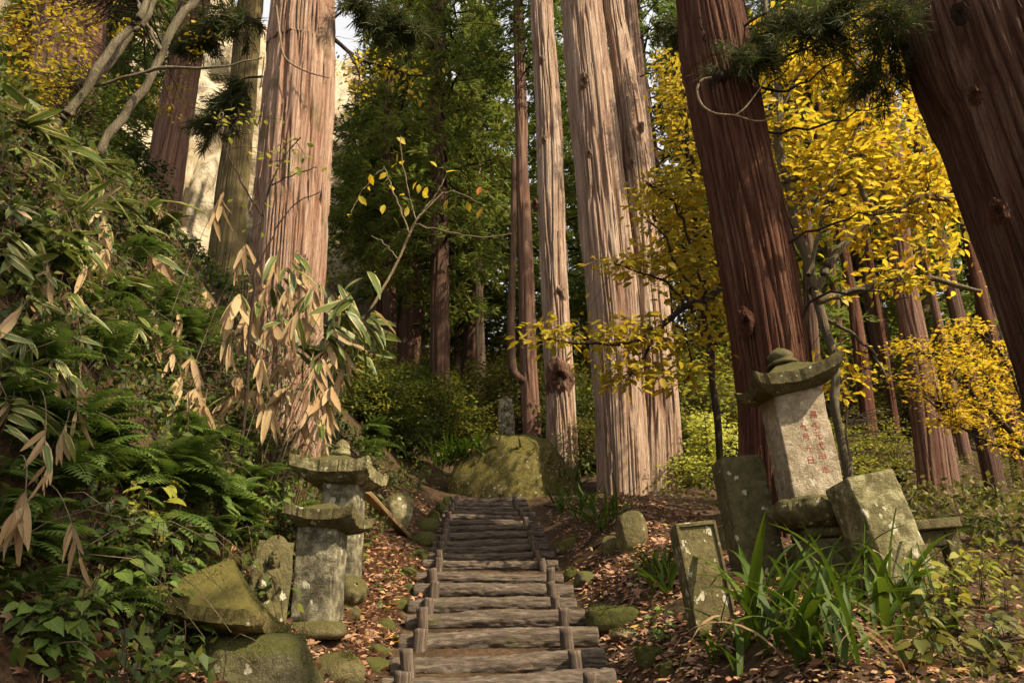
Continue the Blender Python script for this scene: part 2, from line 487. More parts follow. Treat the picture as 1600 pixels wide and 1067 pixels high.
# ---- leaves: length 1 along +Y, width about 1 along X (scaled), normal +Z
def leaf_tpl(w=.5, fold=.12, droop=.15, pts=((.0, 0.02), (.3, .85), (.62, .9), (1., 0.)), wave=0.0):
    V = []; U = []; rows = []
    for k, (t, ww) in enumerate(pts):
        z = -droop * t * t
        hw = ww * w / 2
        if k == len(pts) - 1 or k == 0:
            rows.append([len(V)]); V.append((0, t, z)); U.append((.5, t))
        else:
            rows.append([len(V), len(V) + 1, len(V) + 2])
            e = wave * math.sin(k * 2.3)
            V += [(-hw, t, z + fold * w + e), (0, t, z), (hw, t, z + fold * w - e)]
            U += [(.5 - ww / 2 * .98, t), (.5, t), (.5 + ww / 2 * .98, t)]
    T = []; Q = []
    for a, b in zip(rows[:-1], rows[1:]):
        if len(a) == 1: T += [(a[0], b[1], b[0]), (a[0], b[2], b[1])]
        elif len(b) == 1: T += [(a[0], a[1], b[0]), (a[1], a[2], b[0])]
        else: Q += [(a[0], a[1], b[1], b[0]), (a[1], a[2], b[2], b[1])]
    return np.array(V, float), [np.array(T).reshape(-1, 3), np.array(Q).reshape(-1, 4)], np.array(U, float)

T_BROAD = leaf_tpl(.55, .10, .18)
T_BROAD2 = leaf_tpl(.5, .2, .05, ((0, .02), (.2, .6), (.5, 1.), (.78, .7), (1, 0)))
T_SMALL = leaf_tpl(.5, .12, .12, ((0, 0), (.45, 1.), (1, 0)))
T_NARROW = leaf_tpl(.16, .1, .25, ((0, .1), (.15, .8), (.4, 1.), (.7, .75), (1, 0)))
def diamond(w=.5):
    return (np.array([(0, 0, 0), (w / 2, .45, .05), (0, 1, -.08), (-w / 2, .45, .05)], float),
            [np.array([(0, 1, 3), (1, 2, 3)])], np.array([(.5, 0), (1, .5), (.5, 1), (0, .5)], float))
T_DIAMOND = diamond(.55)
T_MAPLE = None
def maple_tpl():
    V = [(0, 0, 0)]; U = [(.5, 0)]
    tips = [(-100, .55), (-78, .3), (-50, .85), (-28, .38), (0, 1.05), (28, .38), (50, .85), (78, .3), (100, .55)]
    for a, r in tips:
        V.append((math.sin(R(a)) * r * .62, .12 + math.cos(R(a)) * r * .8, -.1 * r * r)); U.append((.25, .5))
    T = [(0, k + 1, k) for k in range(1, len(tips))]
    return np.array(V, float), [np.array(T)], np.array(U, float)
T_MAPLE = maple_tpl()

def scatter_leaves(acc, tpl, pos, axis, nrm, size, wid=None):
    V, F, U = tpl
    n = len(pos)
    if n == 0: return
    a = unit(axis); nn = unit(nrm - a * np.sum(a * nrm, 1, keepdims=True)); b = np.cross(a, nn)
    size = np.broadcast_to(np.asarray(size, float), (n,)); w = size if wid is None else np.broadcast_to(wid, (n,))
    W = (pos[:, None] + V[None, :, 0:1] * b[:, None] * w[:, None, None] + V[None, :, 1:2] * a[:, None] * size[:, None, None]
         + V[None, :, 2:3] * nn[:, None] * size[:, None, None])
    off = (np.arange(n) * len(V))[:, None, None]
    acc.add(W.reshape(-1, 3), [(f[None] + off).reshape(-1, f.shape[1]) for f in F if len(f)], np.tile(U, (n, 1)))

def rdir(n, up=0.0, spread=1.0):
    v = rng.normal(size=(n, 3)) * spread; v[:, 2] += up
    return unit(v)

# ---- bark-covered trunk: path rows (x, y, z, r)
def trunk_arrays(path, nth, ns, seed=0, strip=.06, groove=.022, flare=.25, lobes=6, twist=0.0, lump=.05, gcut=.32):
    q = resample(path, ns); c, rad = q[:, :3], q[:, 3]
    s = np.concatenate([[0], np.cumsum(np.linalg.norm(np.diff(c, axis=0), axis=1))])
    th = np.linspace(0, 2 * np.pi, nth, endpoint=False)[None] + 0 * s[:, None]
    S = s[:, None] + 0 * th
    R0 = float(np.mean(rad)); tt = th + twist * S
    X, Y = np.cos(tt) * R0, np.sin(tt) * R0
    wob = .4 * strip * (vn(X * 6, Y * 6, S * .5, seed + 9) - .5) * 2
    Xw, Yw = X + wob, Y + wob
    n1 = np.abs(2 * vn(Xw / strip, Yw / strip, S / (strip * 34), seed) - 1)
    gr = 1 - sstep(0, gcut, n1)
    n2 = vn(Xw / (strip * .33), Yw / (strip * .33), S / (strip * 16), seed + 1)
    n3 = vn(Xw / (strip * 2.6), Yw / (strip * 2.6), S / (strip * 20), seed + 2)
    n4 = vn(X * 1.3, Y * 1.3, S * .7, seed + 3)
    step = sstep(.46, .54, vn(Xw / (strip * 1.5), Yw / (strip * 1.5), S / (strip * 40), seed + 5))
    disp = -groove * gr + groove * .45 * (n2 - .5) + groove * .9 * (n3 - .5) + groove * .5 * step
    r = rad[:, None] * (1 + lump * 2 * (n4 - .5) + .04 * np.sin(2 * th + seed))
    fl = flare * np.exp(-S / .7) * (.55 + .45 * np.cos(lobes * th + seed + .6 * np.sin(th * 2)))
    r = r * (1 + fl) + disp
    V = c[:, None] + np.stack([np.cos(th) * r, np.sin(th) * r, 0 * r], -1)
    inner = np.clip(gr * .8 + (1 - step) * .35 * n2, 0, 1)
    return V.reshape(-1, 3), grid_faces(nth, ns, True), inner.ravel()

def trunk_mesh(name, path, mat, nth=120, ns=120, **k):
    V, F, a = trunk_arrays(path, nth, ns, **k)
    return mesh(name, V, [F], mat, True, None, None, {'inner': a})

def knot_mesh(name, mat, r=.08, seed=0, depth=.6):
    """a torn branch collar with a hollow: lathe along +Y with noise"""
    prof = resample(np.array([(1.7, -.35, 0), (1.5, .0, 0), (1.25, .35, 0), (1.0, depth, 0), (.75, depth * 1.05, 0), (.55, depth * .7, 0), (.35, .0, 0), (.05, -.35, 0)], float), 18)[:, :2]
    n = 44; V = []
    for R_, y in prof:
        a = np.linspace(0, 2 * np.pi, n, endpoint=False); ca, sa = np.cos(a), np.sin(a)
        nz = 1 + .55 * (vn(ca * 1.7, sa * 1.7, y * 2, seed) - .5) + .35 * (vn(ca * 6, sa * 6, y * 4, seed + 1) - .5)
        yy = y * .5 * (.3 + 1.3 * vn(ca * 1.5, sa * 1.5, 1, seed + 3)) + .3 * (vn(ca * 5, sa * 5, R_ * 5, seed + 4) - .5)
        V.append(np.stack([ca * R_ * r * nz * .8, yy * r, sa * R_ * r * nz * 1.3], -1))
    return mesh(name, np.concatenate(V), [grid_faces(n, len(prof), True)], mat, True, None, None, {'inner': np.repeat(np.linspace(.1, 1, len(prof)), n)})

# ---- stones
def ico(sub):
    import bmesh
    bm = bmesh.new(); bmesh.ops.create_icosphere(bm, subdivisions=sub, radius=1)
    bm.verts.ensure_lookup_table()
    V = np.array([v.co[:] for v in bm.verts]); F = np.array([[v.index for v in f.verts] for f in bm.faces]); bm.free()
    return V, F
_ICO = {k: ico(k) for k in (3, 4, 5)}

def rock_mesh(name, mat, dims, seed=0, rough=.22, sub=4, power=2.6, smooth=True):
    V, F = _ICO[sub]
    p = unit(V)
    # super-ellipsoid, then noise and a few planar cuts
    sc = 1 / (np.sum(np.abs(p) ** power, 1) ** (1 / power))
    q = p * sc[:, None]
    r = np.random.default_rng(seed)
    for _ in range(5):
        n = unit(r.normal(size=3)); d = r.uniform(.62, .9)
        h = q @ n - d
        q = q - np.clip(h, 0, None)[:, None] * n * .85
    q = q * (1 + rough * (fbm(q[:, 0] * 1.6, q[:, 1] * 1.6, q[:, 2] * 1.6, seed, 4) - .5)[:, None] * 1.6)
    q = q * (1 + rough * .25 * (fbm(q[:, 0] * 7, q[:, 1] * 7, q[:, 2] * 7, seed + 3, 3) - .5)[:, None])
    return mesh(name, q * np.asarray(dims) / 2, [F], mat, smooth)

def block_mesh(name, mat, dims, seed=0, bevel=.02, rough=.006, taper=(1., 1.), n=14, chip=.02, top=None):
    """stone block standing on z=0, worn edges and chips"""
    import bmesh
    bm = bmesh.new(); bmesh.ops.create_cube(bm, size=1)
    bmesh.ops.subdivide_edges(bm, edges=bm.edges[:], cuts=n, use_grid_fill=True)
    V = np.array([v.co[:] for v in bm.verts]); bm.verts.index_update()
    F = np.array([[v.index for v in f.verts] for f in bm.faces]); bm.free()
    D = np.asarray(dims, float)
    # gather the grid lines towards the edges so that worn edges stay crisp
    V = np.sign(V) * .5 * (1 - (1 - np.abs(V) * 2) ** 1.7)
    p = V * D; h = D / 2 - bevel
    q = np.clip(p, -h, h); d = p - q; L = np.linalg.norm(d, axis=1)
    k = L > 1e-9
    p[k] = q[k] + d[k] / L[k][:, None] * np.minimum(L[k], bevel)[:, None]
    edge = (np.sum(np.abs(V) > .46, 1) >= 2)
    nz = fbm(p[:, 0] * 9, p[:, 1] * 9, p[:, 2] * 9, seed, 4) - .5
    dirn = unit(np.where(np.abs(V) > .47, V, 0) + V * .05)
    p = p + dirn * (nz * rough * 2)[:, None]
    ch = sstep(.6, .75, vn(p[:, 0] * 11, p[:, 1] * 11, p[:, 2] * 11, seed + 5)) * edge
    p = p - dirn * (ch * chip)[:, None]
    tz = (p[:, 2] + D[2] / 2) / D[2]
    p[:, 0] *= taper[0] + (1 - taper[0]) * (1 - tz) if taper[0] != 1 else 1
    p[:, 1] *= taper[1] + (1 - taper[1]) * (1 - tz) if taper[1] != 1 else 1
    p[:, 2] += D[2] / 2
    if top: p = top(p, tz)
    me = mesh(name, p, [F], mat, True)
    me.set_sharp_from_angle(angle=R(42))
    return me

def lathe_mesh(name, mat, prof, n=40, seed=0, rough=.0, petals=0, pamp=0.0, sq=2.0, sx=1.0, sy=1.0):
    a = np.linspace(0, 2 * np.pi, n, endpoint=False); V = []
    pf = resample([(r, z, 0) for r, z in prof], max(len(prof) * 3, 12))[:, :2]
    ca, sa = np.cos(a), np.sin(a)
    sup = 1 / ((np.abs(ca) ** sq + np.abs(sa) ** sq) ** (1 / sq))
    zmin, zmax = pf[:, 1].min(), pf[:, 1].max()
    for r, z in pf:
        r = max(r, .0005)
        t = (z - zmin) / (zmax - zmin + 1e-9)
        pm = 1 + pamp * math.sin(math.pi * min(1, t * 1.0)) * (np.abs(np.cos(a * petals / 2)) - .6) if petals else 1
        rr = r * sup * pm * (1 + rough * (vn(ca * 3, sa * 3, z * 12, seed) - .5) * 2)
        V.append(np.stack([ca * rr * sx, sa * rr * sy, np.full(n, z) + rough * r * .3 * (vn(ca * 4, sa * 4, z * 9, seed + 2) - .5)], -1))
    return mesh(name, np.concatenate(V), [grid_faces(n, len(V), True)], mat, True)

def cap_mesh(name, mat, w, d, h, seed=0, up=.35, eave=.09, chips=1.0, inner=.55):
    """stone roof cap: concave slopes, corners swept up, thick eave, sloping underside"""
    n = 62
    u = np.linspace(-1, 1, n); U, Vv = np.meshgrid(u, u)
    # denser towards the rim
    U = np.sign(U) * np.abs(U) ** .8; Vv = np.sign(Vv) * np.abs(Vv) ** .8
    r = np.maximum(np.abs(U), np.abs(Vv)); cn = (np.abs(U) * np.abs(Vv)) ** 2.2
    top = h * (1 - r) ** 1.35 + up * h * cn * r ** 4 + .02 * h
    bulge = 1 + .035 * cn
    nz = fbm(U * 3, Vv * 3, 0, seed, 4) - .5
    rim = sstep(.86, 1., r)
    ch = chips * .04 * sstep(.5, .72, fbm(U * 6, Vv * 6, 1, seed + 4, 3)) * rim
    X = U * w / 2 * bulge * (1 - ch); Y = Vv * d / 2 * bulge * (1 - ch)
    zt = top + nz * .10 * h - ch * h * .3 + (fbm(U * 14, Vv * 14, 0, seed + 2, 3) - .5) * .05 * h
    zb = up * h * cn * r ** 4 - eave - (1 - sstep(inner, 1.02, r)) * eave * .55 + .02 * nz
    Vt = np.stack([X, Y, zt], -1).reshape(-1, 3); Vb = np.stack([X * .97, Y * .97, zb], -1).reshape(-1, 3)
    F = grid_faces(n, n); N = n * n
    idx = np.arange(N).reshape(n, n)
    ring = np.concatenate([idx[0, :-1], idx[:-1, -1], idx[-1, :0:-1], idx[:0:-1, 0]])
    r2 = np.roll(ring, -1)
    side = np.stack([ring + N, r2 + N, r2, ring], -1)
    me = mesh(name, np.concatenate([Vt, Vb]), [F, F[:, ::-1] + N, side], mat, True)
    me.set_sharp_from_angle(angle=R(38))
    return me

# ================================================================== THE SETTING
def build_ground():
    x = np.concatenate([np.linspace(-130, -12, 50), np.linspace(-11.6, -5, 45), np.linspace(-4.9, 5, 110), np.linspace(5.15, 12, 40), np.linspace(12.5, 130, 50)])
    y = np.concatenate([np.linspace(-30, -3, 20), np.linspace(-2.7, 2, 25), np.linspace(2.1, 16, 150), np.linspace(16.3, 32, 50), np.linspace(33, 180, 60)])
    X, Y = np.meshgrid(x, y)
    V = np.stack([X, Y, H(X, Y)], -1).reshape(-1, 3)
    tag(put('ground', mesh('ground', V, [grid_faces(len(x), len(y))], M['soil'])), kind='structure')
build_ground()

def build_cliff():
    # pale bluff far up the slope on the left: a broken face, not a flat card
    n, m = 190, 110
    u = np.linspace(0, 1, n); v = np.linspace(0, 1, m); U, Vv = np.meshgrid(u, v)
    cx = np.interp(u, [0, .25, .5, .75, 1], [-34, -24, -14, -7.5, -3]); cy = np.interp(u, [0, .25, .5, .75, 1], [20, 25, 28, 33, 42])
    Z = 9 + Vv * 27
    ridge = (fbm(U * 9, Vv * 5, 0, 21, 5) - .5) * 5.5 + (fbm(U * 40, Vv * 16, 3, 24, 3) - .5) * 1.6 - 1.2 * (1 - sstep(0, .12, np.abs(2 * vn(U * 13, Vv * 2.2, 0, 22) - 1)))
    X = cx[None] + ridge * .35 - (Vv * 1.5); Y = cy[None] - ridge * .8 + Vv * 5.5
    Vt = np.stack([X, Y, Z], -1).reshape(-1, 3)
    Vb = Vt + np.array([-3., 9., -1.])
    N = n * m; idx = np.arange(N).reshape(m, n); F = grid_faces(n, m)
    ring = np.concatenate([idx[0, :-1], idx[:-1, -1], idx[-1, :0:-1], idx[:0:-1, 0]]); r2 = np.roll(ring, -1)
    tag(put('cliff', mesh('cliff', np.concatenate([Vt, Vb]), [F, F[:, ::-1] + N, np.stack([ring + N, r2 + N, r2, ring], -1)], M['cliff_rock'])), kind='structure')
build_cliff()

# ================================================================== LOG STAIRWAY
LOGPY = [1086, 1050, 1019, 984, 956, 935, 912, 894, 874, 862, 851, 842, 832, 822, 813, 805, 798, 790.5, 783.5, 777]
def stair_y(py):
    r = ray(790, py); k = r[2] / r[1]
    return (-0.2 - .306 * 5) / (k - .306)
LP = [777, 784, 800, 822, 842, 862, 894, 912, 935, 956, 984, 1019, 1050, 1086]
LX = [703, 701, 693, 683, 675, 667, 652, 647, 640, 633, 624, 612, 600, 588]
RX = [822, 826, 838, 848, 855, 866, 883, 893, 901, 915, 934, 946, 960, 975]
SLX = [715, 713, 707, 700, 696, 690, 683, 679, 672, 667, 660, 650, 636, 622]
SRX = [803, 807, 818, 828, 836, 848, 859, 866, 872, 879, 888, 905, 920, 936]
stairs = thing('log_stairway', 'rustic log stairway climbing between the stones to the mossy rock', 'stairway', ground(xc(5.2), 5.2))
SB = np.array(stairs.location)
def log_mesh(L, r, seed):
    n, m = 44, 90
    t = np.linspace(0, 1, m); th = np.linspace(0, 2 * np.pi, n, endpoint=False)
    T, TH = np.meshgrid(t, th, indexing='ij')
    X = (T - .5) * L
    cy, cz = np.cos(TH), np.sin(TH)
    rr = r * (1 + .22 * (vn(X * 2.2, cy * .8, cz * .8, seed) - .5))
    g = np.abs(2 * vn(X * 7, cy * 9, cz * 9, seed + 1) - 1)
    rr = rr - .009 * (1 - sstep(0, .4, g)) + .009 * (vn(X * 16, cy * 7, cz * 7, seed + 2) - .5) + .008 * (vn(X * 30, cy * 14, cz * 14, seed + 4) - .5)
    rr = rr * (1 - .06 * sstep(.985, 1, np.abs(2 * T - 1)))
    bow = .018 * np.sin(T * 3.1 + seed) + .012 * (vn(T * 4, 0, 0, seed + 8) - .5)
    V = np.stack([X, cy * rr, cz * rr + bow], -1).reshape(-1, 3)
    F = grid_faces(n, m, True)
    caps = []
    for row, sgn in ((0, 1), (m - 1, -1)):
        c = len(V); V = np.vstack([V, [[(-L / 2 if row == 0 else L / 2), 0, bow[row, 0]]]])
        i = row * n + np.arange(n); j = row * n + (np.arange(n) + 1) % n
        caps.append(np.stack([np.full(n, c), j, i] if sgn > 0 else [np.full(n, c), i, j], -1))
    return mesh('log', V, [F, np.concatenate(caps)], M['log_wood'])
def stake_mesh(h, r, seed):
    n, m = 16, 14
    t = np.linspace(0, 1, m); th = np.linspace(0, 2 * np.pi, n, endpoint=False)
    T, TH = np.meshgrid(t, th, indexing='ij')
    rr = r * (1.05 - .1 * T + .25 * (vn(np.cos(TH) * 2.2, np.sin(TH) * 2.2, T * 3, seed) - .5) + .1 * (vn(np.cos(TH) * 6, np.sin(TH) * 6, T * 2, seed + 2) - .5))
    V = np.stack([np.cos(TH) * rr, np.sin(TH) * rr, T * h + .02 * T * (vn(np.cos(TH), np.sin(TH), 0, seed) - .5)], -1).reshape(-1, 3)
    V = np.vstack([V, [[0, 0, h + .004]]])
    i = (m - 1) * n + np.arange(n); j = (m - 1) * n + (np.arange(n) + 1) % n
    return mesh('stake', V, [grid_faces(n, m, True), np.stack([i, j, np.full(n, len(V) - 1)], -1)], M['stake_wood'])
LOGS = []
for i, py in enumerate(LOGPY):
    y = stair_y(py); z = CZ - .2 + .306 * (y - 5)
    f = lambda tab: float(np.interp(py, LP, tab))
    k = lambda px: (ray(px, py)[0] / ray(px, py)[1]) * y
    xl, xr = k(f(LX)) + random.uniform(-.02, .02), k(f(RX)) + random.uniform(-.02, .02)
    gap = (stair_y(LOGPY[i - 1]) if i else y - .4) - y
    rad = float(np.clip(np.interp(i, [0, 3, 9], [.09, .086, .068]) + random.uniform(-.006, .009), .06, .1))
    LOGS.append((y, z, xl, xr, rad))
    # logs ridge along X; the left end sits a little lower than the right end
    o = put('log', log_mesh(xr - xl, rad, i * 7 + 3), stairs, np.array([(xl + xr) / 2, y, z - rad]) - SB,
            (random.uniform(-.3, .3) + i, R(-1.3 * np.interp(i, [0, 12, 19], [1, .5, 0])), R(random.uniform(-.5, 1.8) * np.interp(i, [0, 19], [1, .2]))))
    o.rotation_euler[0] = 0
    for tab in (SLX, SRX):
        sx = k(f(tab)); h = rad * 2 + .19
        put('stake', stake_mesh(h, random.uniform(.044, .054) if tab is SLX else random.uniform(.042, .052), i * 5 + (tab is SRX)), stairs,
            np.array([sx, y - rad - .06, z - rad * 2 - .175 + random.uniform(-.01, .02)]) - SB, (R(random.uniform(-11, -3)), R(random.uniform(-3, 3) - (7 if tab is SRX else -2)), random.uniform(0, 3)))
# trodden soil on the treads, one level bed from the back of each log to the foot of the next
def build_path():
    a = Acc()
    for (y0, z0, l0, r0, rad0), (y1, z1, l1, r1, rad1) in zip(LOGS[:-1], LOGS[1:]):
        n, m = 30, 8
        X, T = np.meshgrid(np.linspace(min(l0, l1) - .02, max(r0, r1) + .02, n), np.linspace(0, 1, m))
        Y = (y0 - .02) + T * (y1 - y0 + .04)
        Z = z0 - .095 + T * .04 + (vn(X * 9, Y * 9, 0, 31) - .5) * .025
        a.add(np.stack([X, Y, Z], -1).reshape(-1, 3), grid_faces(n, m))
    tag(put('path', a.mesh('path', M['path_soil'])), kind='structure')
build_path()

# ================================================================== STONES
def stone_at(name, label, cat, px, py, w, h, dep, mat, seed, rot=0., sink=.25, rough=.2, tilt=(0, 0), power=2.6, group=None, sub=4, part=None):
    """free-standing stone whose foot is seen at (px, py); w, h in photo pixels, dep relative to w"""
    b = G(px, py); s = mpp(b)
    d = (w * s, w * s * dep, h * s * (1 + sink))
    o = put(name, rock_mesh(name, M[mat], d, seed, rough, sub, power), None, b + np.array([0, d[1] * .3, h * s * (1 - sink) / 2]), (R(tilt[0]), R(tilt[1]), R(rot)))
    return tag(o, label, cat, group)

# ---- left: stone pagoda pillars, relief stele, fallen roof stone
b = G(492, 990); s = mpp(b); print('near pillar', b, s)
t = thing('stone_pillar', 'short square stone pillar with a chipped roof cap, in front of the taller capped pillar', 'stone pillar', b, rot=(0, R(-1.2), R(3)))
w = 62 * s
put('shaft', block_mesh('shaft', M['stone_grey'], (w * 1.08, w * .95, 165 * s), 3, .016, .007), t, (0, .03, 12 * s), (0, 0, R(-11)))
put('roof_cap', cap_mesh('roof_cap', M['stone_olive'], 116 * s, 104 * s, 24 * s, 5, .42, 16 * s, 1.0), t, (9 * s, .03, 182 * s), (R(-4), R(4), R(-11)))
o = put('foot_drum', lathe_mesh('foot_drum', M['stone_olive'], [(.01, 0), (34 * s, 0), (42 * s, 8 * s), (41 * s, 18 * s), (36 * s, 25 * s), (.01, 26 * s)], 44, 4, .03, sq=3.2, sx=1.05, sy=.8), t, (4 * s, -.03, -8 * s))
b = G(520, 935); s = mpp(b) ; print('back pillar', b, s)
t = thing('stone_pillar', 'taller stone pillar with a mossy roof cap topped by a pointed jewel', 'stone pillar', b, rot=(0, R(-1.5), R(2)))
w = 58 * s
put('shaft', block_mesh('shaft', M['stone_grey'], (w, w * .9, 205 * s), 13, .016, .007), t, (8 * s, 0, 0), (0, 0, R(-10)))
put('roof_cap', cap_mesh('roof_cap', M['stone_lichen'], 128 * s, 118 * s, 29 * s, 15, .34, 18 * s, 1.0), t, (0, 0, 203 * s), (R(-3), R(5), R(-9)))
put('jewel', lathe_mesh('jewel', M['stone_lichen'], [(.01, 0), (13 * s, 0), (15 * s, 4 * s), (14 * s, 8 * s), (12 * s, 11 * s), (13.5 * s, 13 * s), (12 * s, 18 * s), (7 * s, 25 * s), (.3 * s, 30 * s)], 30, 4, .04), t, (1 * s, 0, 226 * s))
# lotus fragment lying right of the pillar
b = G(546, 962); s = mpp(b)
t = thing('lotus_stone', 'carved lotus stone fragment lying tilted on a round base beside the short pillar', 'carved stone', b)
put('base_stone', rock_mesh('base_stone', M['stone_olive'], (44 * s, 40 * s, 36 * s), 31, .12), t, (-4 * s, 0, 8 * s))
put('lotus', lathe_mesh('lotus', M['stone_olive'], [(.01, -16 * s), (15 * s, -16 * s), (21 * s, -8 * s), (24 * s, 2 * s), (22 * s, 12 * s), (16 * s, 18 * s), (.01, 17 * s)], 64, 5, .02, 8, .2), t, (2 * s, -.02, 36 * s), (R(35), R(38), 0))

def stele(name, label, b, s, w, h, dep, mat, seed, rot, arch=1.0, figure=True):
    """upright stone with an arched head and a seated figure carved in relief"""
    t = thing(name, label, 'stone carving', b, rot=rot)
    W, Hh = w * s, h * s
    prof = lambda z: np.where(z < .55, 1.0 - .06 * z, np.sqrt(np.clip(1 - ((z - .55) / .45) ** (1.9 / arch), 0, 1)) * .967)
    def top(p, tz):
        p = p.copy(); p[:, 0] *= np.maximum(prof(tz * .995), .12); return p
    put('slab', block_mesh('slab', M[mat], (W, dep * s, Hh), seed, .02, .008, n=22, top=top), t)
    if figure:
        n, m = 90, 130
        X, Z = np.meshgrid(np.linspace(-.42, .42, n), np.linspace(.03, .93, m))
        e = lambda cx, cz, rx, rz, hh: hh * np.sqrt(np.clip(1 - ((X - cx) / rx) ** 2 - ((Z - cz) / rz) ** 2, 0, 1))
        hgt = np.maximum.reduce([e(0, .70, .15, .105, 1.0), e(0, .765, .09, .06, 1.02), e(0, .42, .29, .23, .72), e(-.17, .38, .13, .2, .8), e(.17, .38, .13, .2, .8),
                                 e(0, .16, .38, .14, .95), e(0, .30, .12, .06, 1.05), e(-.16, .69, .035, .06, .5), e(.16, .69, .035, .06, .5)])
        hgt += e(0, .69, .022, .035, .16)                                   # nose
        hgt -= (e(-.055, .705, .035, .010, .12) + e(.055, .705, .035, .010, .12) + e(0, .648, .045, .008, .10))  # eyes, mouth
        hgt -= .06 * (hgt > .2) * (Z < .58) * (np.sin(X * 26 + np.abs(X) * 14 + Z * 40) > .55)                    # robe folds
        hgt *= .80 + .3 * vn(X * 9, Z * 12, 0, seed)
        V = np.stack([X * W, -dep * s / 2 + .012 - hgt * dep * s * .42, Z * Hh], -1).reshape(-1, 3)
        put('relief_figure', mesh('relief_figure', V, [grid_faces(n, m)], M[mat]), t)
    return t
b = G(412, 968); s = mpp(b); print('stele', b)
stele('relief_stele', 'pointed stone stele with a seated figure in relief, beside the short pillar', b + np.array([0, 0, -.05]), s, 66, 140, 44, 'stone_olive', 41, (R(-6), R(3), R(16)))
b = G(345, 1062); s = mpp(b); print('boulder', b)
BO = put('boulder', rock_mesh('boulder', M['rock_granite'], (320 * s, 230 * s, 165 * s), 51, .16, 5, 3.6), None, b + np.array([0, .3, -14 * s]), (0, 0, R(-8)))
tag(BO, 'broad granite boulder carrying the fallen roof stone', 'boulder')
o = put('fallen_roof_stone', cap_mesh('fallen_roof_stone', M['rock_moss'], 226 * s, 200 * s, 92 * s, 55, .16, 20 * s, .9, .3), None, P(332, 958, b[1] + .2), (R(-4), R(11), R(2)))
tag(o, 'mossy stone roof with a chipped corner resting on the granite boulder', 'roof stone')
stone_at('stone', 'smooth brown stone at the foot of the granite boulder, left of the lowest log', 'stone', 520, 1066, 92, 44, .8, 'stone_olive', 61, 10, .4, .12)
stone_at('stone', 'rounded lichen-spotted stone beside the mossy plank at the left path edge', 'stone', 610, 826, 60, 62, .7, 'stone_lichen', 62, -10, .2, .13, (0, 14))
for i, (px, py, w, h) in enumerate([(664, 830, 46, 22), (662, 852, 50, 24), (656, 872, 34, 16), (640, 905, 46, 20), (634, 925, 28, 14), (622, 952, 34, 16), (598, 985, 40, 20), (612, 1000, 24, 10), (588, 1022, 46, 16), (585, 1050, 44, 22), (690, 806, 24, 22), (676, 815, 28, 18), (628, 945, 22, 12), (700, 790, 18, 16)]):
    stone_at('mossy_stone', 'small moss-covered stone in the leaf litter along the left edge of the log steps', 'stone', px, py, w, h, .85, 'moss_stone', 70 + i, i * 40, .4, .22, group='mossy stones along the left edge of the steps')
b0, b1 = P(566, 770, 8.0), G(640, 842)
b1 = G(632, 838)
L = np.linalg.norm(b1 - b0)
o = put('plank', block_mesh('plank', M['plank_wood'], (1, .16, .05), 9, .012, .008), None, mat=np.array(frame_mat((b0 + b1) / 2, np.array([.3, .9, .4]), np.array([.5, -.4, .8]), 1)))
d = unit(b1 - b0); up = unit(np.array([.25, -.5, .83]) - d * np.dot(d, np.array([.25, -.5, .83]))); sd = np.cross(up, d)
mm = np.eye(4); mm[:3, 0] = d * L; mm[:3, 1] = sd; mm[:3, 2] = up; mm[:3, 3] = (b0 + b1) / 2
o.matrix_basis = Matrix(mm); tag(o, 'weathered plank lying on the leafy slope behind the tall capped pillar', 'plank')

# ---- centre: great mossy rock with a small stele on it
b = np.array([-.05, 15.6, 4.6]); s = depth(b) / FPX
rp = P(800, 745, 15.4)
V, F = _ICO[5]
def great_rock():
    p = unit(V); q = p / (np.sum(np.abs(p) ** 2.3, 1) ** (1 / 2.3))[:, None]
    for n_, dd in ((unit(np.array([.5, -.85, .25])), .86), (unit(np.array([-.6, -.75, .3])), .86), (unit(np.array([.75, -.2, .65])), .90), (unit(np.array([-.7, -.1, .7])), .84), (unit(np.array([0, -.2, 1.])), .92)):
        h = q @ n_ - dd; q = q - np.clip(h, 0, None)[:, None] * n_ * .8
    q = q * (1 + .34 * (fbm(q[:, 0] * 1.8, q[:, 1] * 1.8, q[:, 2] * 1.8, 8, 5) - .5)[:, None] + .09 * (fbm(q[:, 0] * 7, q[:, 1] * 7, q[:, 2] * 7, 9, 4) - .5)[:, None])
    q = q * np.array([1.34, 1.1, 1.36]); q[:, 0] += -.14 * q[:, 2] / 1.5
    return mesh('great_rock', q, [F], M['rock_moss'])
GR = put('great_rock', great_rock(), None, ground(.02, 15.55) + np.array([0, 0, -.10]))
tag(GR, 'great moss-covered rock at the head of the log stairway', 'rock')
sb = P(792, 684, 15.5); s2 = mpp(sb)
t = stele('rock_top_stele', 'small weathered stele with a figure in relief on top of the great mossy rock', sb + np.array([0, 0, -.02]), s2, 26, 68, 14, 'stone_grey', 43, (0, R(-2), R(-4)), arch=.8)
put('pedestal', block_mesh('pedestal', M['rock_moss'], (30 * s2, 26 * s2, 34 * s2), 44, .03, .02), t, (4 * s2, 0, -32 * s2))
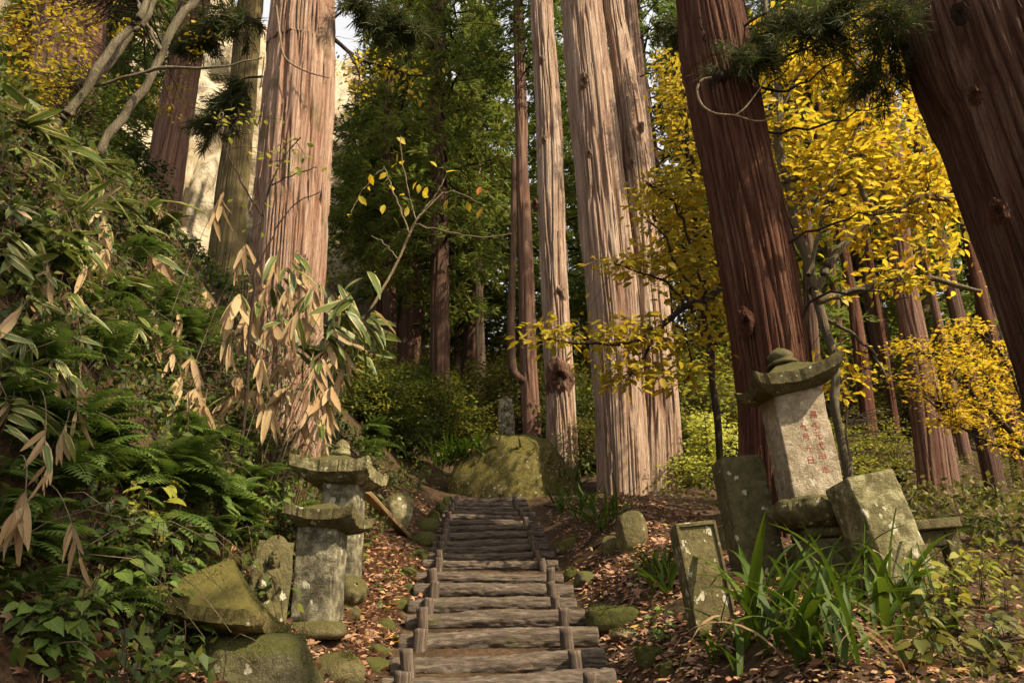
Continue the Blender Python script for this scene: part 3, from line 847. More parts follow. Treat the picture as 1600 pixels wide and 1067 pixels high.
# ---- right: path-side stones
stone_at('stone', 'tall egg-shaped standing stone right of the log steps', 'stone', 990, 858, 52, 66, .75, 'stone_olive', 101, 12, .2, .1, (0, 5), 2.2)
stone_at('stone', 'small stone leaning on the left side of the egg-shaped standing stone', 'stone', 955, 862, 30, 26, .8, 'stone_olive', 102, 10, .3, .15)
stone_at('stone', 'flat ridged stone beside the upper right stake line of the steps', 'stone', 890, 858, 46, 20, .7, 'rock_moss', 103, -10, .4, .2, (0, -8), 3.5)
stone_at('stone', 'blocky mossy stone in the leaf litter right of the lower steps', 'stone', 968, 978, 94, 38, .7, 'moss_stone', 104, -12, .4, .2, (0, 6), 3.4)
stone_at('stone', 'flat pale stepping stone just below the blocky mossy stone', 'stone', 985, 996, 60, 12, .7, 'stone_flat', 105, 8, .6, .1, (0, 6), 3)
stone_at('stone', 'dark angular stone by the right end of the middle logs', 'stone', 920, 914, 44, 22, .7, 'rock_granite', 106, 15, .4, .2, (0, 5), 3.2)
stone_at('stone', 'wedge-shaped mossy stone low on the right path edge', 'stone', 1020, 1040, 56, 32, .7, 'moss_stone', 107, 35, .35, .2, (0, 10), 3)
stone_at('stone', 'little round mossy stone right of the wedge-shaped stone', 'stone', 1046, 1056, 36, 24, .8, 'moss_stone', 108, 60, .35, .2)
stone_at('stone', 'small mossy stone under the dark angular stone by the logs', 'stone', 893, 905, 26, 18, .8, 'moss_stone', 109, 20, .35, .2)
stone_at('stone', 'half-buried dark boulder between the tilted slab and the tall block', 'stone', 1152, 862, 52, 50, .9, 'rock_granite', 110, 20, .3, .18)
stone_at('stone', 'pale stub of stone left of the iris tufts beside the big twin trunk', 'stone', 917, 812, 22, 18, .8, 'stone_olive', 111, 20, .3, .18)

# ---- right: tilted slab with a raised rim
b = G(1114, 978); s = mpp(b); print('slab', b, s)
t = thing('tilted_slab', 'tilted rectangular gravestone with a raised rim and white lichen spots', 'gravestone', b, rot=(R(-3), R(-6.5), R(4)))
sw, sh, sd_ = 68 * s, 172 * s, 40 * s
put('slab', block_mesh('slab', M['stone_slab'], (sw, sd_, sh), 21, .012, .004, n=16), t, (0, 0, -.05))
for nm, dm, lc in (('rim', (.020, .020, sh * .99), (-sw / 2 + .012, -sd_ / 2 - .004, -.05)), ('rim', (.020, .020, sh * .99), (sw / 2 - .012, -sd_ / 2 - .004, -.05)), ('rim', (sw - .046, .020, .022), (0, -sd_ / 2 - .005, sh - .083))):
    put(nm, block_mesh(nm, M['stone_olive'], dm, 22, .005, .003, n=8, chip=.006), t, lc)
# ---- right: tall plain block behind the monument
b = G(1200, 905); s = mpp(b); print('block', b, s)
t = put('standing_block', block_mesh('standing_block', M['stone_olive'], (72 * s, 60 * s, 216 * s), 24, .014, .006), None, b + np.array([0, .15, -.08]), (R(-1), R(-5), R(2)))
tag(t, 'tall plain stone block left of and behind the capped monument', 'gravestone')
# ---- right: the capped monument with a red inscription
b = G(1292, 905); s = mpp(b); print('monument', b, s)
mon = thing('capped_monument', 'tall stone monument with an upswept roof cap and red inscription', 'monument', b + np.array([.06, .1, -.05]), rot=(R(-1), R(-3.5), R(1)))
put('pedestal', block_mesh('pedestal', M['stone_olive'], (92 * s, 84 * s, 72 * s), 25, .016, .008), mon, (0, 0, 0))
put('cushion', lathe_mesh('cushion', M['stone_olive'], [(.01, 0), (36 * s, 0), (41 * s, 5 * s), (42 * s, 11 * s), (39 * s, 17 * s), (.01, 18 * s)], 44, 2, .02, sq=4.5), mon, (2 * s, 0, 73 * s))
lot = put('lotus', lathe_mesh('lotus', M['stone_olive'], [(.01, 0), (40 * s, 0), (54 * s, 8 * s), (61 * s, 20 * s), (58 * s, 36 * s), (48 * s, 48 * s), (.01, 49 * s)], 96, 2, .012, 8, .10, sq=3), mon, (-3 * s, 0, 90 * s), (0, R(2), 0))
for k in range(8):       # petals carved round the lotus, each a raised curled leaf of stone
    a = k * math.pi / 4 + math.pi / 8
    n, m = 25, 21
    U, Vv = np.meshgrid(np.linspace(-1, 1, n), np.linspace(0, 1, m))
    wd = np.sqrt(np.clip(1 - (Vv * 1.02 - .12) ** 4, 0, 1)) * 23 * s * np.where(Vv > .92, .7, 1)
    rr = (57 + 17 * np.sin(Vv * 2.75)) * s - (U ** 2) * 9 * s + 3.5 * s * sstep(.72, .9, np.maximum(np.abs(U), Vv)) - 6 * s * sstep(.9, 1., np.abs(U))
    Vp = np.stack([U * wd, -rr, (6 + 40 * Vv) * s], -1).reshape(-1, 3)
    put('petal', mesh('petal', Vp, [grid_faces(n, m)], M['stone_olive']), lot, rot=(0, 0, a))
pw, pd, ph = 86 * s, 74 * s, 194 * s
PB = 137 * s
put('shaft', block_mesh('shaft', M['stone_pale'], (pw, pd, ph), 27, .010, .003, n=18, chip=.012), mon, (0, 0, PB))
FONTX = [('嘉', .70, .71), ('永', .70, .605), ('元', .70, .52), ('戊', .70, .43), ('申', .70, .335), ('年', .70, .22), ('九', .46, .60), ('月', .46, .515), ('九', .46, .405), ('日', .46, .315)]
for ch, fx, fz in FONTX:
    c = bpy.data.curves.new('glyph', 'FONT'); c.body = ch; c.size = 14.5 * s; c.extrude = .0025; c.align_x = 'CENTER'; c.offset = -.0008
    o = put('glyph', c); dg = bpy.context.evaluated_depsgraph_get()
    me = bpy.data.meshes.new_from_object(o.evaluated_get(dg)); me.materials.clear(); me.materials.append(M['red_pigment'])
    bpy.data.objects.remove(o)
    put('inscription_character', me, mon, ((fx - .5) * pw, -pd / 2 - .0008, PB + fz * ph - 5 * s), (math.pi / 2, 0, 0))
put('roof_cap', cap_mesh('roof_cap', M['stone_olive'], 148 * s, 146 * s, 36 * s, 35, .44, 18 * s, .6, .55), mon, (-2 * s, -6 * s, PB + ph + 16 * s), (R(5), R(-10), R(-6)))
put('jewel', lathe_mesh('jewel', M['stone_olive'], [(.01, 0), (26 * s, 0), (25 * s, 7 * s), (19 * s, 9 * s), (22 * s, 14 * s), (22 * s, 21 * s), (15 * s, 28 * s), (6 * s, 33 * s), (.3 * s, 36 * s)], 40, 4, .03), mon, (-2 * s, 0, PB + ph + 45 * s), (0, R(-5), 0))
# ---- right: leaning block, dark bench-like stand behind it
b = G(1425, 925); s = mpp(b); print('leaning', b, s)
t = put('leaning_block', block_mesh('leaning_block', M['stone_lichen'], (84 * s, 88 * s, 235 * s), 28, .016, .007, n=18), None, b + np.array([0.05, .12, -.18]), (R(-3), R(-12), R(3)))
tag(t, 'leaning rectangular stone block with lichen, right of the capped monument', 'gravestone')
b = G(1476, 900); s = mpp(b)
t = thing('stone_stand', 'low dark stone stand with a flat top behind the leaning block', 'stone stand', b, rot=(0, R(-4), R(-4)))
put('top', block_mesh('top', M['stone_olive'], (72 * s, 50 * s, 16 * s), 29, .01, .004), t, (0, 0, 70 * s))
put('leg', block_mesh('leg', M['stone_olive'], (20 * s, 30 * s, 76 * s), 30, .008, .004), t, (22 * s, 0, -6 * s))
put('leg', block_mesh('leg', M['stone_olive'], (20 * s, 30 * s, 76 * s), 31, .008, .004), t, (-22 * s, 0, -6 * s))
put('panel', block_mesh('panel', M['stone_olive'], (60 * s, 24 * s, 24 * s), 32, .008, .004), t, (0, 0, 45 * s))

# ---- cushions of moss: tiny upright shoots on the upper faces of the old stones
def moss_on(o, n, size, seed, mat='moss', low=.15):
    me = o.data; N = len(me.polygons)
    c = np.zeros(N * 3); me.polygons.foreach_get('center', c); nr = np.zeros(N * 3); me.polygons.foreach_get('normal', nr); ar = np.zeros(N); me.polygons.foreach_get('area', ar)
    c = c.reshape(-1, 3); nr = nr.reshape(-1, 3); Rm = np.array(o.matrix_basis.to_3x3()); up = (nr @ Rm.T)[:, 2]
    w = ar * np.clip(up - low, 0, 1) * sstep(.44, .62, fbm(c[:, 0] * 5, c[:, 1] * 5, c[:, 2] * 5, seed, 3)) + 1e-12
    r = np.random.default_rng(seed); i = r.choice(N, n, p=w / w.sum())
    spread = np.sqrt(ar[i])[:, None] * .9
    t = r.normal(size=(n, 3)) * spread; t -= nr[i] * np.sum(t * nr[i], 1, keepdims=True)
    a = Acc(); scatter_leaves(a, T_DIAMOND, c[i] + t - nr[i] * size * .2, nr[i] + r.normal(size=(n, 3)) * .55, r.normal(size=(n, 3)), r.uniform(.5, 1.2, n) * size)
    put('moss', a.mesh('moss', M[mat]), o)['kind'] = 'stuff'
for o in list(COL.objects):
    if o.type != 'MESH' or o.parent is not None: continue
    if o.name.startswith('mossy_stone'): moss_on(o, 420, .013, 1)
    elif o.name.startswith('great_rock'): moss_on(o, 9000, .028, 2, low=-.1)
    elif o.name.startswith('boulder'): moss_on(o, 3000, .013, 3)
    elif o.name.startswith('fallen_roof_stone'): moss_on(o, 2200, .011, 4)
    elif o.name.startswith('stone') and ('mossy' in o['label'] or 'ridged' in o['label']): moss_on(o, 900, .014, 5)
    elif o.name.startswith('stone') and 'smooth brown' in o['label']: moss_on(o, 500, .012, 6)
# ================================================================== TREES
def px_path(pts, d, rscale=1.0):
    """trunk centre line and radius from photo pixels at forward distance d"""
    out = []
    for q in pts:
        px, py, w = q[:3]; dd = q[3] if len(q) > 3 else d
        p = P(px, py, dd); out.append([*p, w / 2 * mpp(p) * rscale])
    return np.array(out)

def ground_path(path, top=9.0, shrink=.35):
    """carry a trunk down into the ground and up past the frame; rows run upward"""
    p = path[np.argsort(path[:, 2])]
    dn = p[0] - p[1]; k = 0
    a = p[0].copy(); dn = dn / max(abs(dn[2]), 1e-6)
    while a[2] > H(a[0], a[1]) - 1.3 and k < 400:
        a = a + np.array([dn[0] * .6, dn[1] * .6, dn[2], 0]) * .05; k += 1
    if k: p = np.vstack([[*a[:3], p[0, 3] * 1.03], p])
    u = p[-1] - p[-2]; u = u / u[2]
    q = p[-1] + np.array([u[0] * top * .6, u[1] * top * .6, top, 0]); q[3] = p[-1, 3] * shrink
    m = (p[-1] + q) / 2; m[3] = p[-1, 3] * (1 + shrink) / 2 * 1.05
    return np.vstack([p, [m], [q]])

# ---- conifer crowns (shared): drooping boughs hung with rope-like sprays
def conifer_parts(seed, h, base, rad, nb, tufts=40, blades=6, size=.34, mat='needles'):
    r = np.random.default_rng(seed)
    pos = []; ax = []; bl = []
    for k in range(nb):
        t = (k + r.random()) / nb; z = base + (h - base) * t ** 1.08
        L = rad * (1 - t) ** .75 * r.uniform(.55, 1.1) + .25
        az = k * 2.399 + r.uniform(-.4, .4); hd = np.array([math.cos(az), math.sin(az), 0])
        u = np.linspace(0, 1, 9); droop = r.uniform(.25, .75)
        sw = r.uniform(-.25, .25) * L
        line = hd * (u * L)[:, None] + np.array([-hd[1], hd[0], 0]) * (u ** 2 * sw)[:, None]
        line[:, 2] += z + L * (.22 * u - droop * u ** 2 + .18 * u ** 4)
        bl.append((line, np.linspace(.035 + .012 * L, .006, 9)))
        n = int(tufts * (.35 + L / rad))
        uu = r.uniform(.12, 1, n) ** .75; i = np.clip((uu * 8).astype(int), 0, 7); f = uu * 8 - i
        c = line[i] * (1 - f)[:, None] + line[i + 1] * f[:, None]
        side = r.normal(size=n) * .32 * L * (1.05 - .6 * uu) * .8
        fw = np.abs(side) * .6
        c = c + np.array([-hd[1], hd[0], 0]) * side[:, None] + hd * fw[:, None]
        c[:, 2] += -np.abs(side) * .25 + r.normal(size=n) * .09 - .12 * r.random(n)
        out = hd + np.array([-hd[1], hd[0], 0]) * np.sign(side)[:, None] * .9 + r.normal(size=(n, 3)) * .35
        out[:, 2] += r.uniform(-.9, .35, n)
        pos.append(c); ax.append(unit(out))
    pos = np.concatenate(pos); ax = np.concatenate(ax); n = len(pos)
    P2 = np.repeat(pos, blades, 0); A2 = np.repeat(ax, blades, 0)
    A2 = unit(A2 + r.normal(size=A2.shape) * .42)
    P2 = P2 + r.normal(size=P2.shape) * .05
    sz = r.uniform(.55, 1.15, len(P2)) * size
    acc = Acc()
    sp = (np.array([(-.05, 0, 0), (.05, 0, 0), (.085, .45, .03), (0, 1, -.12), (-.085, .45, .03)], float), [np.array([(0, 1, 2), (2, 3, 4), (0, 2, 4)])], np.zeros((5, 2)) + .25)
    scatter_leaves(acc, sp, P2, A2, r.normal(size=P2.shape) + np.array([0, 0, .6]), sz)
    crown = acc.mesh('crown', M[mat])
    return crown, tubes('branches', bl, M['twig'], 4)

CROWNS = [conifer_parts(100 + k, hh, bb, rr, nb, tufts=30, size=.4) for k, (hh, bb, rr, nb) in enumerate([(24, 4.5, 3.4, 95), (27, 6.5, 3.0, 95), (21, 3.0, 3.0, 90)])]
CROWNS[2] = conifer_parts(102, 21, 3.0, 3.0, 90, tufts=32, size=.38, mat='needles_light')
LIGHTCROWN = conifer_parts(140, 11, 1.6, 2.2, 62, mat='needles_light', size=.3)

def add_crown(root, k, at, s, rz, sz=None):
    c, b = CROWNS[k] if k >= 0 else LIGHTCROWN
    rel = np.asarray(at) - np.array(root.location)
    sc = (s, s, sz or s)
    put('crown', c, root, rel, (0, 0, rz), sc); put('branches', b, root, rel, (0, 0, rz), sc)['kind'] = 'stuff'

def cedar(label, pts, d, mat, nth, ns, group=None, top=9., crown=None, shrink=.35, name='cedar_tree', extra=None, **k):
    p = ground_path(px_path(pts, d), top, shrink)
    base = p[0, :3].copy()
    root = thing(name, label, 'tree', base, group)
    q = p.copy(); q[:, :3] -= base
    put('trunk', trunk_mesh('trunk', q, M[mat], nth, ns, **k), root)
    if crown:
        kk, z0, s, rz = crown
        # the crown sits on the trunk's line, carried up along its lean
        i = np.interp(z0, p[:, 2], np.arange(len(p))); j = min(int(i), len(p) - 2); f = i - j
        c = p[j, :3] * (1 - f) + p[j + 1, :3] * f
        add_crown(root, kk, (c[0], c[1], z0), s, rz)
    return root, p

def knot_on(root, px, py, d, r, mat, seed, name='knot', toward=None):
    p = P(px, py, d); a = unit(np.array([0, 0, CZ]) - p if toward is None else toward)
    put(name, knot_mesh(name, M[mat], r, seed), root, mat=frame_mat(p - np.array(root.location), a, np.array([0, 0, 1.]), 1))

def shreds(root, path, n, mat, seed, lo, hi, L=(.25, .7), W=(.012, .035)):
    """long strips of bark lifting off the camera side of a trunk, each a part"""
    r = np.random.default_rng(seed); base = np.array(root.location)
    for k in range(n):
        z = r.uniform(lo, hi); c = np.array([np.interp(z, path[:, 2], path[:, j]) for j in range(4)])
        a = -math.pi / 2 + r.uniform(-1.25, 1.25); rad = c[3] * 1.03 + .012
        LL = r.uniform(*L); ww = r.uniform(*W); m = 7
        t = np.linspace(0, 1, m); lift = .012 + .05 * r.uniform(.1, 1) * t ** 2.5
        taper = np.sin(np.clip(t * .9 + .1, 0, 1) * math.pi) ** .5 * .5 + .05
        V = []
        for i in range(m):
            rr = rad + lift[i]; da = ww * taper[i] / rad
            zz = z - LL * t[i]; cc = np.array([np.interp(zz, path[:, 2], path[:, j]) for j in range(2)])
            for sgn in (-1, 1):
                V.append([cc[0] + math.cos(a + sgn * da) * rr, cc[1] + math.sin(a + sgn * da) * rr, zz])
            V.append([cc[0] + math.cos(a) * (rr - .014), cc[1] + math.sin(a) * (rr - .014), zz])
        i = np.arange(m - 1)[:, None] * 3
        F = np.concatenate([i + np.array([[0, 1, 4, 3]]), i + np.array([[1, 2, 5, 4]]), i + np.array([[2, 0, 3, 5]])])
        put('bark_strip', mesh('bark_strip', np.array(V) - base, [F], M[mat], True, None, None, {'inner': np.full(len(V), r.uniform(0, .5))}), root)

# ---- the big trunks
T1, p1 = cedar('broad pinkish cedar trunk on the left bank behind the capped stone pillars',
               [(475, -10, 98), (470, 100, 104), (457, 300, 110), (448, 450, 116), (439, 600, 124), (432, 690, 134)], 9.2, 'bark_left', 340, 230, seed=3, strip=.036, groove=.036, crown=(1, 19, 1., 1.), top=22)
knot_on(T1, 462, 52, 8.78, .055, 'bark_left', 1); knot_on(T1, 425, 250, 8.85, .04, 'bark_left', 2)
shreds(T1, p1, 26, 'bark_left', 1, 4.2, 11)
# twin trunk right of the rock: two boles grown together, one thing
dT = 14.4
pa = ground_path(px_path([(907, -10, 62), (929, 200, 76), (950, 400, 80), (966, 600, 80), (975, 780, 84)], dT), 22)
pb = ground_path(px_path([(956, -10, 30), (966, 60, 33), (987, 200, 42), (1009, 400, 50), (1027, 600, 62), (1033, 780, 72)], dT + .35), 20)
T2 = thing('cedar_tree', 'massive pale twin-boled cedar standing right of the mossy rock', 'tree', pa[0, :3])
for q, sd, nt in ((pa, 11, 290), (pb, 12, 250)):
    q = q.copy(); q[:, :3] -= np.array(T2.location); put('trunk', trunk_mesh('trunk', q, M['bark_pale'], nt, 240, seed=sd, strip=.05, groove=.045, flare=.22, lobes=5, lump=.05), T2)
add_crown(T2, 0, (*(pa[-2, :2]), 24), .9, .4)
for a in ((912, 128, dT - .62, .09, 3), (955, 300, dT - .2, .06, 4), (920, 240, dT - .62, .05, 5), (1001, 200, dT - .2, .06, 6), (987, 255, dT, .07, 7)):
    knot_on(T2, a[0], a[1], a[2], a[3], 'bark_pale', a[4])
shreds(T2, pa, 26, 'bark_pale', 2, 5, 16, (.4, 1.2), (.02, .05)); shreds(T2, pb, 16, 'bark_pale', 3, 5, 16, (.4, 1.2), (.02, .05))
cedar('cedar trunk with a torn side standing just behind the massive twin-boled cedar', [(983, 40, 30), (998, 200, 36), (1010, 330, 40), (1025, 500, 44), (1036, 640, 46)], 17.5, 'bark_pale', 110, 180, seed=14, strip=.055, groove=.045, crown=(2, 25, .8, 2.), top=18)
T3, p3 = cedar('slender pale cedar with a burl low on its trunk, behind the mossy rock', [(845, -10, 34), (858, 200, 39), (862, 350, 42), (869, 500, 43), (875, 620, 48), (881, 740, 52)], 17.6, 'bark_pale', 220, 220, seed=17, strip=.048, groove=.045, crown=(1, 25, .7, 3.), top=20, flare=.2)
knot_on(T3, 874, 592, 17.2, .24, 'bark_mid', 8, 'burl'); knot_on(T3, 874, 462, 17.25, .11, 'bark_pale', 9); knot_on(T3, 846, 95, 17.2, .06, 'bark_pale', 10); knot_on(T3, 836, 320, 17.3, .07, 'bark_mid', 11); knot_on(T3, 850, 220, 17.25, .06, 'bark_pale', 12)
shreds(T3, p3, 14, 'bark_pale', 4, 6, 17, (.3, .9), (.02, .04))
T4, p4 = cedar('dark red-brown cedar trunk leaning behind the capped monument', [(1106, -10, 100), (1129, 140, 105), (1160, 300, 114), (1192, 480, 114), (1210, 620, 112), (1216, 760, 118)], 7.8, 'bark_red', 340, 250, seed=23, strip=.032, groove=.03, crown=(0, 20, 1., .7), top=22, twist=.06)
knot_on(T4, 1128, 138, 7.44, .10, 'twig', 13); knot_on(T4, 1180, 288, 7.45, .05, 'bark_red', 14); knot_on(T4, 1165, 505, 7.43, .07, 'bark_red', 15); knot_on(T4, 1243, 470, 7.7, .05, 'bark_red', 16, toward=np.array([1, -.3, 0]))
shreds(T4, p4, 40, 'bark_red', 5, 2.5, 7.6, (.15, .5), (.008, .022))
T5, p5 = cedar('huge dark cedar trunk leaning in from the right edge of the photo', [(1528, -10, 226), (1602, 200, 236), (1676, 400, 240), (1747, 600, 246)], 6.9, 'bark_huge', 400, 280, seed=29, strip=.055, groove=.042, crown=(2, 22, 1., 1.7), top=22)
knot_on(T5, 1523, 148, 6.18, .05, 'bark_huge', 17); knot_on(T5, 1500, 22, 6.2, .06, 'twig', 18); knot_on(T5, 1560, 330, 6.2, .06, 'bark_red', 19)
shreds(T5, p5, 50, 'bark_huge', 6, 3, 8.5, (.15, .5), (.01, .03))
# unseen cedars added on the near right to shade the bank and foreground
for k, (x, y, rr) in enumerate([(8.4, -4.5, .45), (3.7, -1.7, .38), (13.9, -5.2, .5)]):
    root = thing('cedar_tree', 'unseen cedar added on the near right to shade the left bank and foreground', 'tree', ground(x, y), 'unseen cedars added for shade')
    put('trunk', trunk_mesh('trunk', np.array([[0, 0, -.6, rr * 1.1], [0, 0, 2, rr], [0, .1, 12, rr * .8], [0, .2, 25, rr * .3]]), M['bark_red'], 60, 80, seed=90 + k, strip=.06, groove=.03), root)
    add_crown(root, k, (x, y + .1, float(H(x, y)) + [7, 5, 7][k]), .72, k)
T6, p6 = cedar('greyish broad cedar trunk at the upper left behind the bamboo grass', [(116, -10, 92), (107, 100, 96), (95, 200, 102), (80, 330, 108)], 11.5, 'bark_mid', 200, 170, seed=33, strip=.045, groove=.032, crown=(0, 16, .8, 2.5), top=9)
knot_on(T6, 110, 8, 11, .07, 'twig', 20); shreds(T6, p6, 12, 'bark_mid', 7, 7, 12)
cedar('leaning brown trunk against the pale cliff, left of the mossy trunk', [(308, -20, 42), (287, 110, 47), (264, 240, 52), (248, 340, 56)], 17, 'bark_mid', 150, 130, seed=37, strip=.05, groove=.035, crown=(1, 19, .8, 2.), top=8)
cedar('mossy greenish trunk against the pale cliff, beside the broad pinkish cedar', [(392, 0, 36), (380, 140, 40), (364, 290, 46), (355, 380, 48)], 17.5, 'bark_mossy', 150, 130, seed=38, strip=.05, groove=.032, crown=(2, 20, .8, 4.), top=8)
cedar('dark straight conifer in the middle distance left of the slender pale cedar', [(682, -10, 25), (684, 150, 26), (686, 350, 28), (687, 570, 31)], 23.5, 'bark_dark', 80, 140, seed=41, strip=.09, groove=.03, crown=(2, 10.5, 1.0, 1.), top=10, name='conifer_tree')
cedar('dark conifer with a short clear bole far left of the steps head', [(606, 250, 18), (608, 400, 21), (609, 560, 24)], 27, 'bark_dark', 60, 90, seed=42, strip=.09, crown=(2, 14.2, .9, 2.2), top=14, name='conifer_tree')
T11, p11 = cedar('forked reddish cedar just left of the slender pale cedar', [(810, 40, 16), (814, 180, 19), (819, 330, 22), (823, 480, 25), (831, 660, 30)], 21, 'bark_mid', 80, 150, seed=43, strip=.08, groove=.03, crown=(1, 16, .6, 5.), top=12)
q = px_path([(829, 600, 14), (808, 588, 14), (800, 565, 13), (799, 480, 12), (802, 380, 10), (803, 250, 8)], 20.9)
V, F = tube_arrays(q[:, :3] - np.array(T11.location), q[:, 3], 12, 40)
put('side_stem', mesh('side_stem', V, [F], M['bark_dark'], True, None, None, {'inner': np.zeros(len(V))}), T11)
cedar('thin sunlit conifer stem far behind the mossy rock, with a bare foot', [(748, 330, 10), (749, 480, 13), (751, 560, 16), (752, 660, 19)], 28, 'bark_pale', 48, 90, seed=44, strip=.09, crown=(-1, 15.5, 1.3, 2.), top=9, name='conifer_tree')
cedar('thinnest pale conifer stem far left of the small rock-top stele', [(714, 500, 8), (714, 580, 11), (714, 660, 13)], 31, 'bark_pale', 40, 60, seed=45, strip=.09, crown=(-1, 14, 1.2, 3.), top=9, name='conifer_tree')
cedar('reddish brown cedar rising between the capped monument and the bright maple', [(1392, 200, 26), (1405, 380, 31), (1423, 500, 35), (1443, 620, 40), (1466, 805, 45)], 14, 'bark_mid', 110, 170, seed=46, strip=.06, groove=.022, crown=(0, 20, .5, 1.), top=16)
RT = 'slim straight cedar trunks in the shaded wood behind the maple on the right'
for k, (pp, d) in enumerate([([(1425, 480, 22), (1446, 570, 25), (1472, 690, 29), (1490, 800, 33)], 17.5), ([(1520, 600, 24), (1540, 690, 28), (1560, 780, 32)], 16), ([(1320, 400, 15), (1340, 520, 19), (1362, 700, 23)], 22),
        ([(1490, 620, 15), (1510, 720, 18), (1525, 800, 20)], 23), ([(1258, 330, 16), (1266, 480, 19), (1276, 640, 21)], 21), ([(1395, 640, 13), (1408, 740, 16), (1420, 830, 18)], 25), ([(1300, 420, 13), (1312, 560, 15), (1322, 700, 17)], 26),
        ([(1450, 640, 14), (1462, 700, 15), (1480, 790, 17)], 28), ([(1570, 620, 22), (1600, 760, 26), (1615, 840, 28)], 19), ([(1230, 420, 12), (1238, 560, 14), (1246, 680, 15)], 30), ([(1090, 380, 12), (1100, 560, 14), (1106, 690, 15)], 30)]):
    cedar('slim straight cedar trunk in the shaded wood behind the maple on the right', pp, d, ['bark_mid', 'bark_dark', 'bark_red'][k % 3], 60, 90, RT, seed=50 + k, strip=.07, groove=.022, crown=(k % 3, 19 + k % 4, .45, k * 1.3), top=15)

# ---- background forest: whole conifers, copied
proto = []
for k in range(3):
    root = thing('conifer_tree', 'background conifer', 'tree', (0, 0, 0), 'conifers of the background forest')
    hh = [24, 27, 21][k]
    put('trunk', trunk_mesh('trunk', np.array([[0, 0, -1.2, .42], [.05, 0, 3, .36], [0, .08, 9, .29], [.1, 0, hh * .6, .2], [.0, 0, hh, .03]]), M['bark_dark'], 44, 90, seed=70 + k, strip=.09, groove=.03), root)
    put('crown', CROWNS[k][0], root); put('branches', CROWNS[k][1], root)['kind'] = 'stuff'; proto.append(root)
# irregular stands behind the rock, up the slope and along the right flank
spots = []
r_ = np.random.default_rng(77)
for (px0, px1, d0, d1, n) in [(520, 800, 27, 33, 3), (500, 1120, 35, 44, 4), (470, 1180, 46, 62, 3), (1100, 1650, 25, 34, 6), (1120, 1750, 36, 54, 9), (-160, 130, 19, 26, 4)]:
    for k in range(n):
        px = px0 + (px1 - px0) * (k + r_.random()) / n; d = r_.uniform(d0, d1)
        x = (px - 800) / FPX * d * 1.06; spots.append((x, d, px))
spots += [(875 / FPX * 0 + (872 - 800) / FPX * 31 * 1.06, 31, 872), ((1045 - 800) / FPX * 27 * 1.06, 27, 1045), ((560 - 800) / FPX * 36 * 1.06, 36, 560)]
used = [False] * 3
for i, (x, y, px) in enumerate(spots):
    k = int(r_.integers(3)); s = r_.uniform(.8, 1.2)
    side = ('behind the greyish trunk at the upper left' if px < 300 else 'left of the slender pale cedar' if px < 800 else 'behind the massive twin-boled cedar' if px < 1090 else 'behind the golden yellow tree')
    lab = '%s conifer in the %s, %s' % (('dark green', 'slim dark green', 'paler green')[k], 'nearer forest' if y < 34 else 'far forest', side)
    if not used[k]:
        proto[k].location = ground(x, y); proto[k].scale = (s,) * 3; used[k] = True; proto[k]['label'] = lab
    else: copy_tree(proto[k], ground(x, y), r_.uniform(0, 6.28), s, lab)

# low boughs hanging in view from the big trees
def bough(root, pts, d, n, size, seed, mat='needles_dark', r0=.02):
    r = np.random.default_rng(seed); base = np.array(root.location)
    q = resample(np.array([[*P(px, py, dd)] for px, py, dd in [(a[0], a[1], a[2] if len(a) > 2 else d) for a in pts]]), 24) - base
    tw = [(q, np.linspace(r0, .004, 24))]; pos = []; ax = []
    for k in range(n):
        i = int(r.integers(5, 24)); c = q[i]
        L = r.uniform(.2, .6); dv = unit(r.normal(size=3) * np.array([1, 1, .5]) + np.array([0, 0, -.5]) + unit(q[-1] - q[0]) * .7)
        e = c + dv * L; e[2] -= L * .3; mid = (c + e) / 2 + np.array([0, 0, .05 * L])
        tw.append((np.array([c, mid, e]), np.array([.006, .004, .002])))
        m = 12
        t = r.uniform(.1, 1, m)[:, None]; pos.append(c * (1 - t) + e * t); ax.append(unit(dv + r.normal(size=(m, 3)) * .6 + np.array([0, 0, -.35])))
    pos = np.concatenate(pos); ax = np.concatenate(ax)
    P2 = np.repeat(pos, 8, 0) + r.normal(size=(len(pos) * 8, 3)) * .035; A2 = unit(np.repeat(ax, 8, 0) + r.normal(size=(len(pos) * 8, 3)) * .3)
    acc = Acc(); sp = (np.array([(-.02, 0, 0), (.02, 0, 0), (.03, .5, .05), (0, 1, -.16), (-.03, .5, .05)], float), [np.array([(0, 1, 2), (2, 3, 4), (0, 2, 4)])], np.zeros((5, 2)) + .25)
    scatter_leaves(acc, sp, P2, A2, r.normal(size=P2.shape), r.uniform(.6, 1.2, len(P2)) * size)
    b = put('branch', tubes('branch', tw, M['twig'], 5), root)
    put('sprays', acc.mesh('sprays', M[mat]), b)
bough(T4, [(1140, 60), (1200, 20, 7.2), (1290, 20, 6.9), (1390, 30, 6.6)], 7.6, 46, .16, 1)
bough(T4, [(1140, 110), (1180, 60, 7.2), (1240, 40, 7.0), (1330, 10, 6.8)], 7.5, 34, .17, 2)
bough(T4, [(1130, 120), (1160, 90, 7.2), (1190, 80, 7.1)], 7.5, 20, .15, 3)
bough(T5, [(1460, -40), (1400, 40, 7.2), (1370, 110, 7.4)], 6.9, 40, .18, 4)
bough(T2, [(1000, 60), (1040, 30, 13.6), (1090, 60, 13.2)], 14, 40, .3, 5)
bough(T2, [(1000, 120), (1050, 110, 13.6), (1090, 140, 13.2)], 14, 26, .28, 6)
bough(T1, [(520, 30), (560, 10, 9.2), (640, 40, 9.6)], 9.3, 40, .24, 7)
bough(T1, [(410, 40), (360, 20, 9.5), (300, 60, 10)], 9.3, 46, .22, 8)
bough(T1, [(410, 120), (370, 130, 9.5), (330, 190, 10)], 9.3, 30, .2, 9)

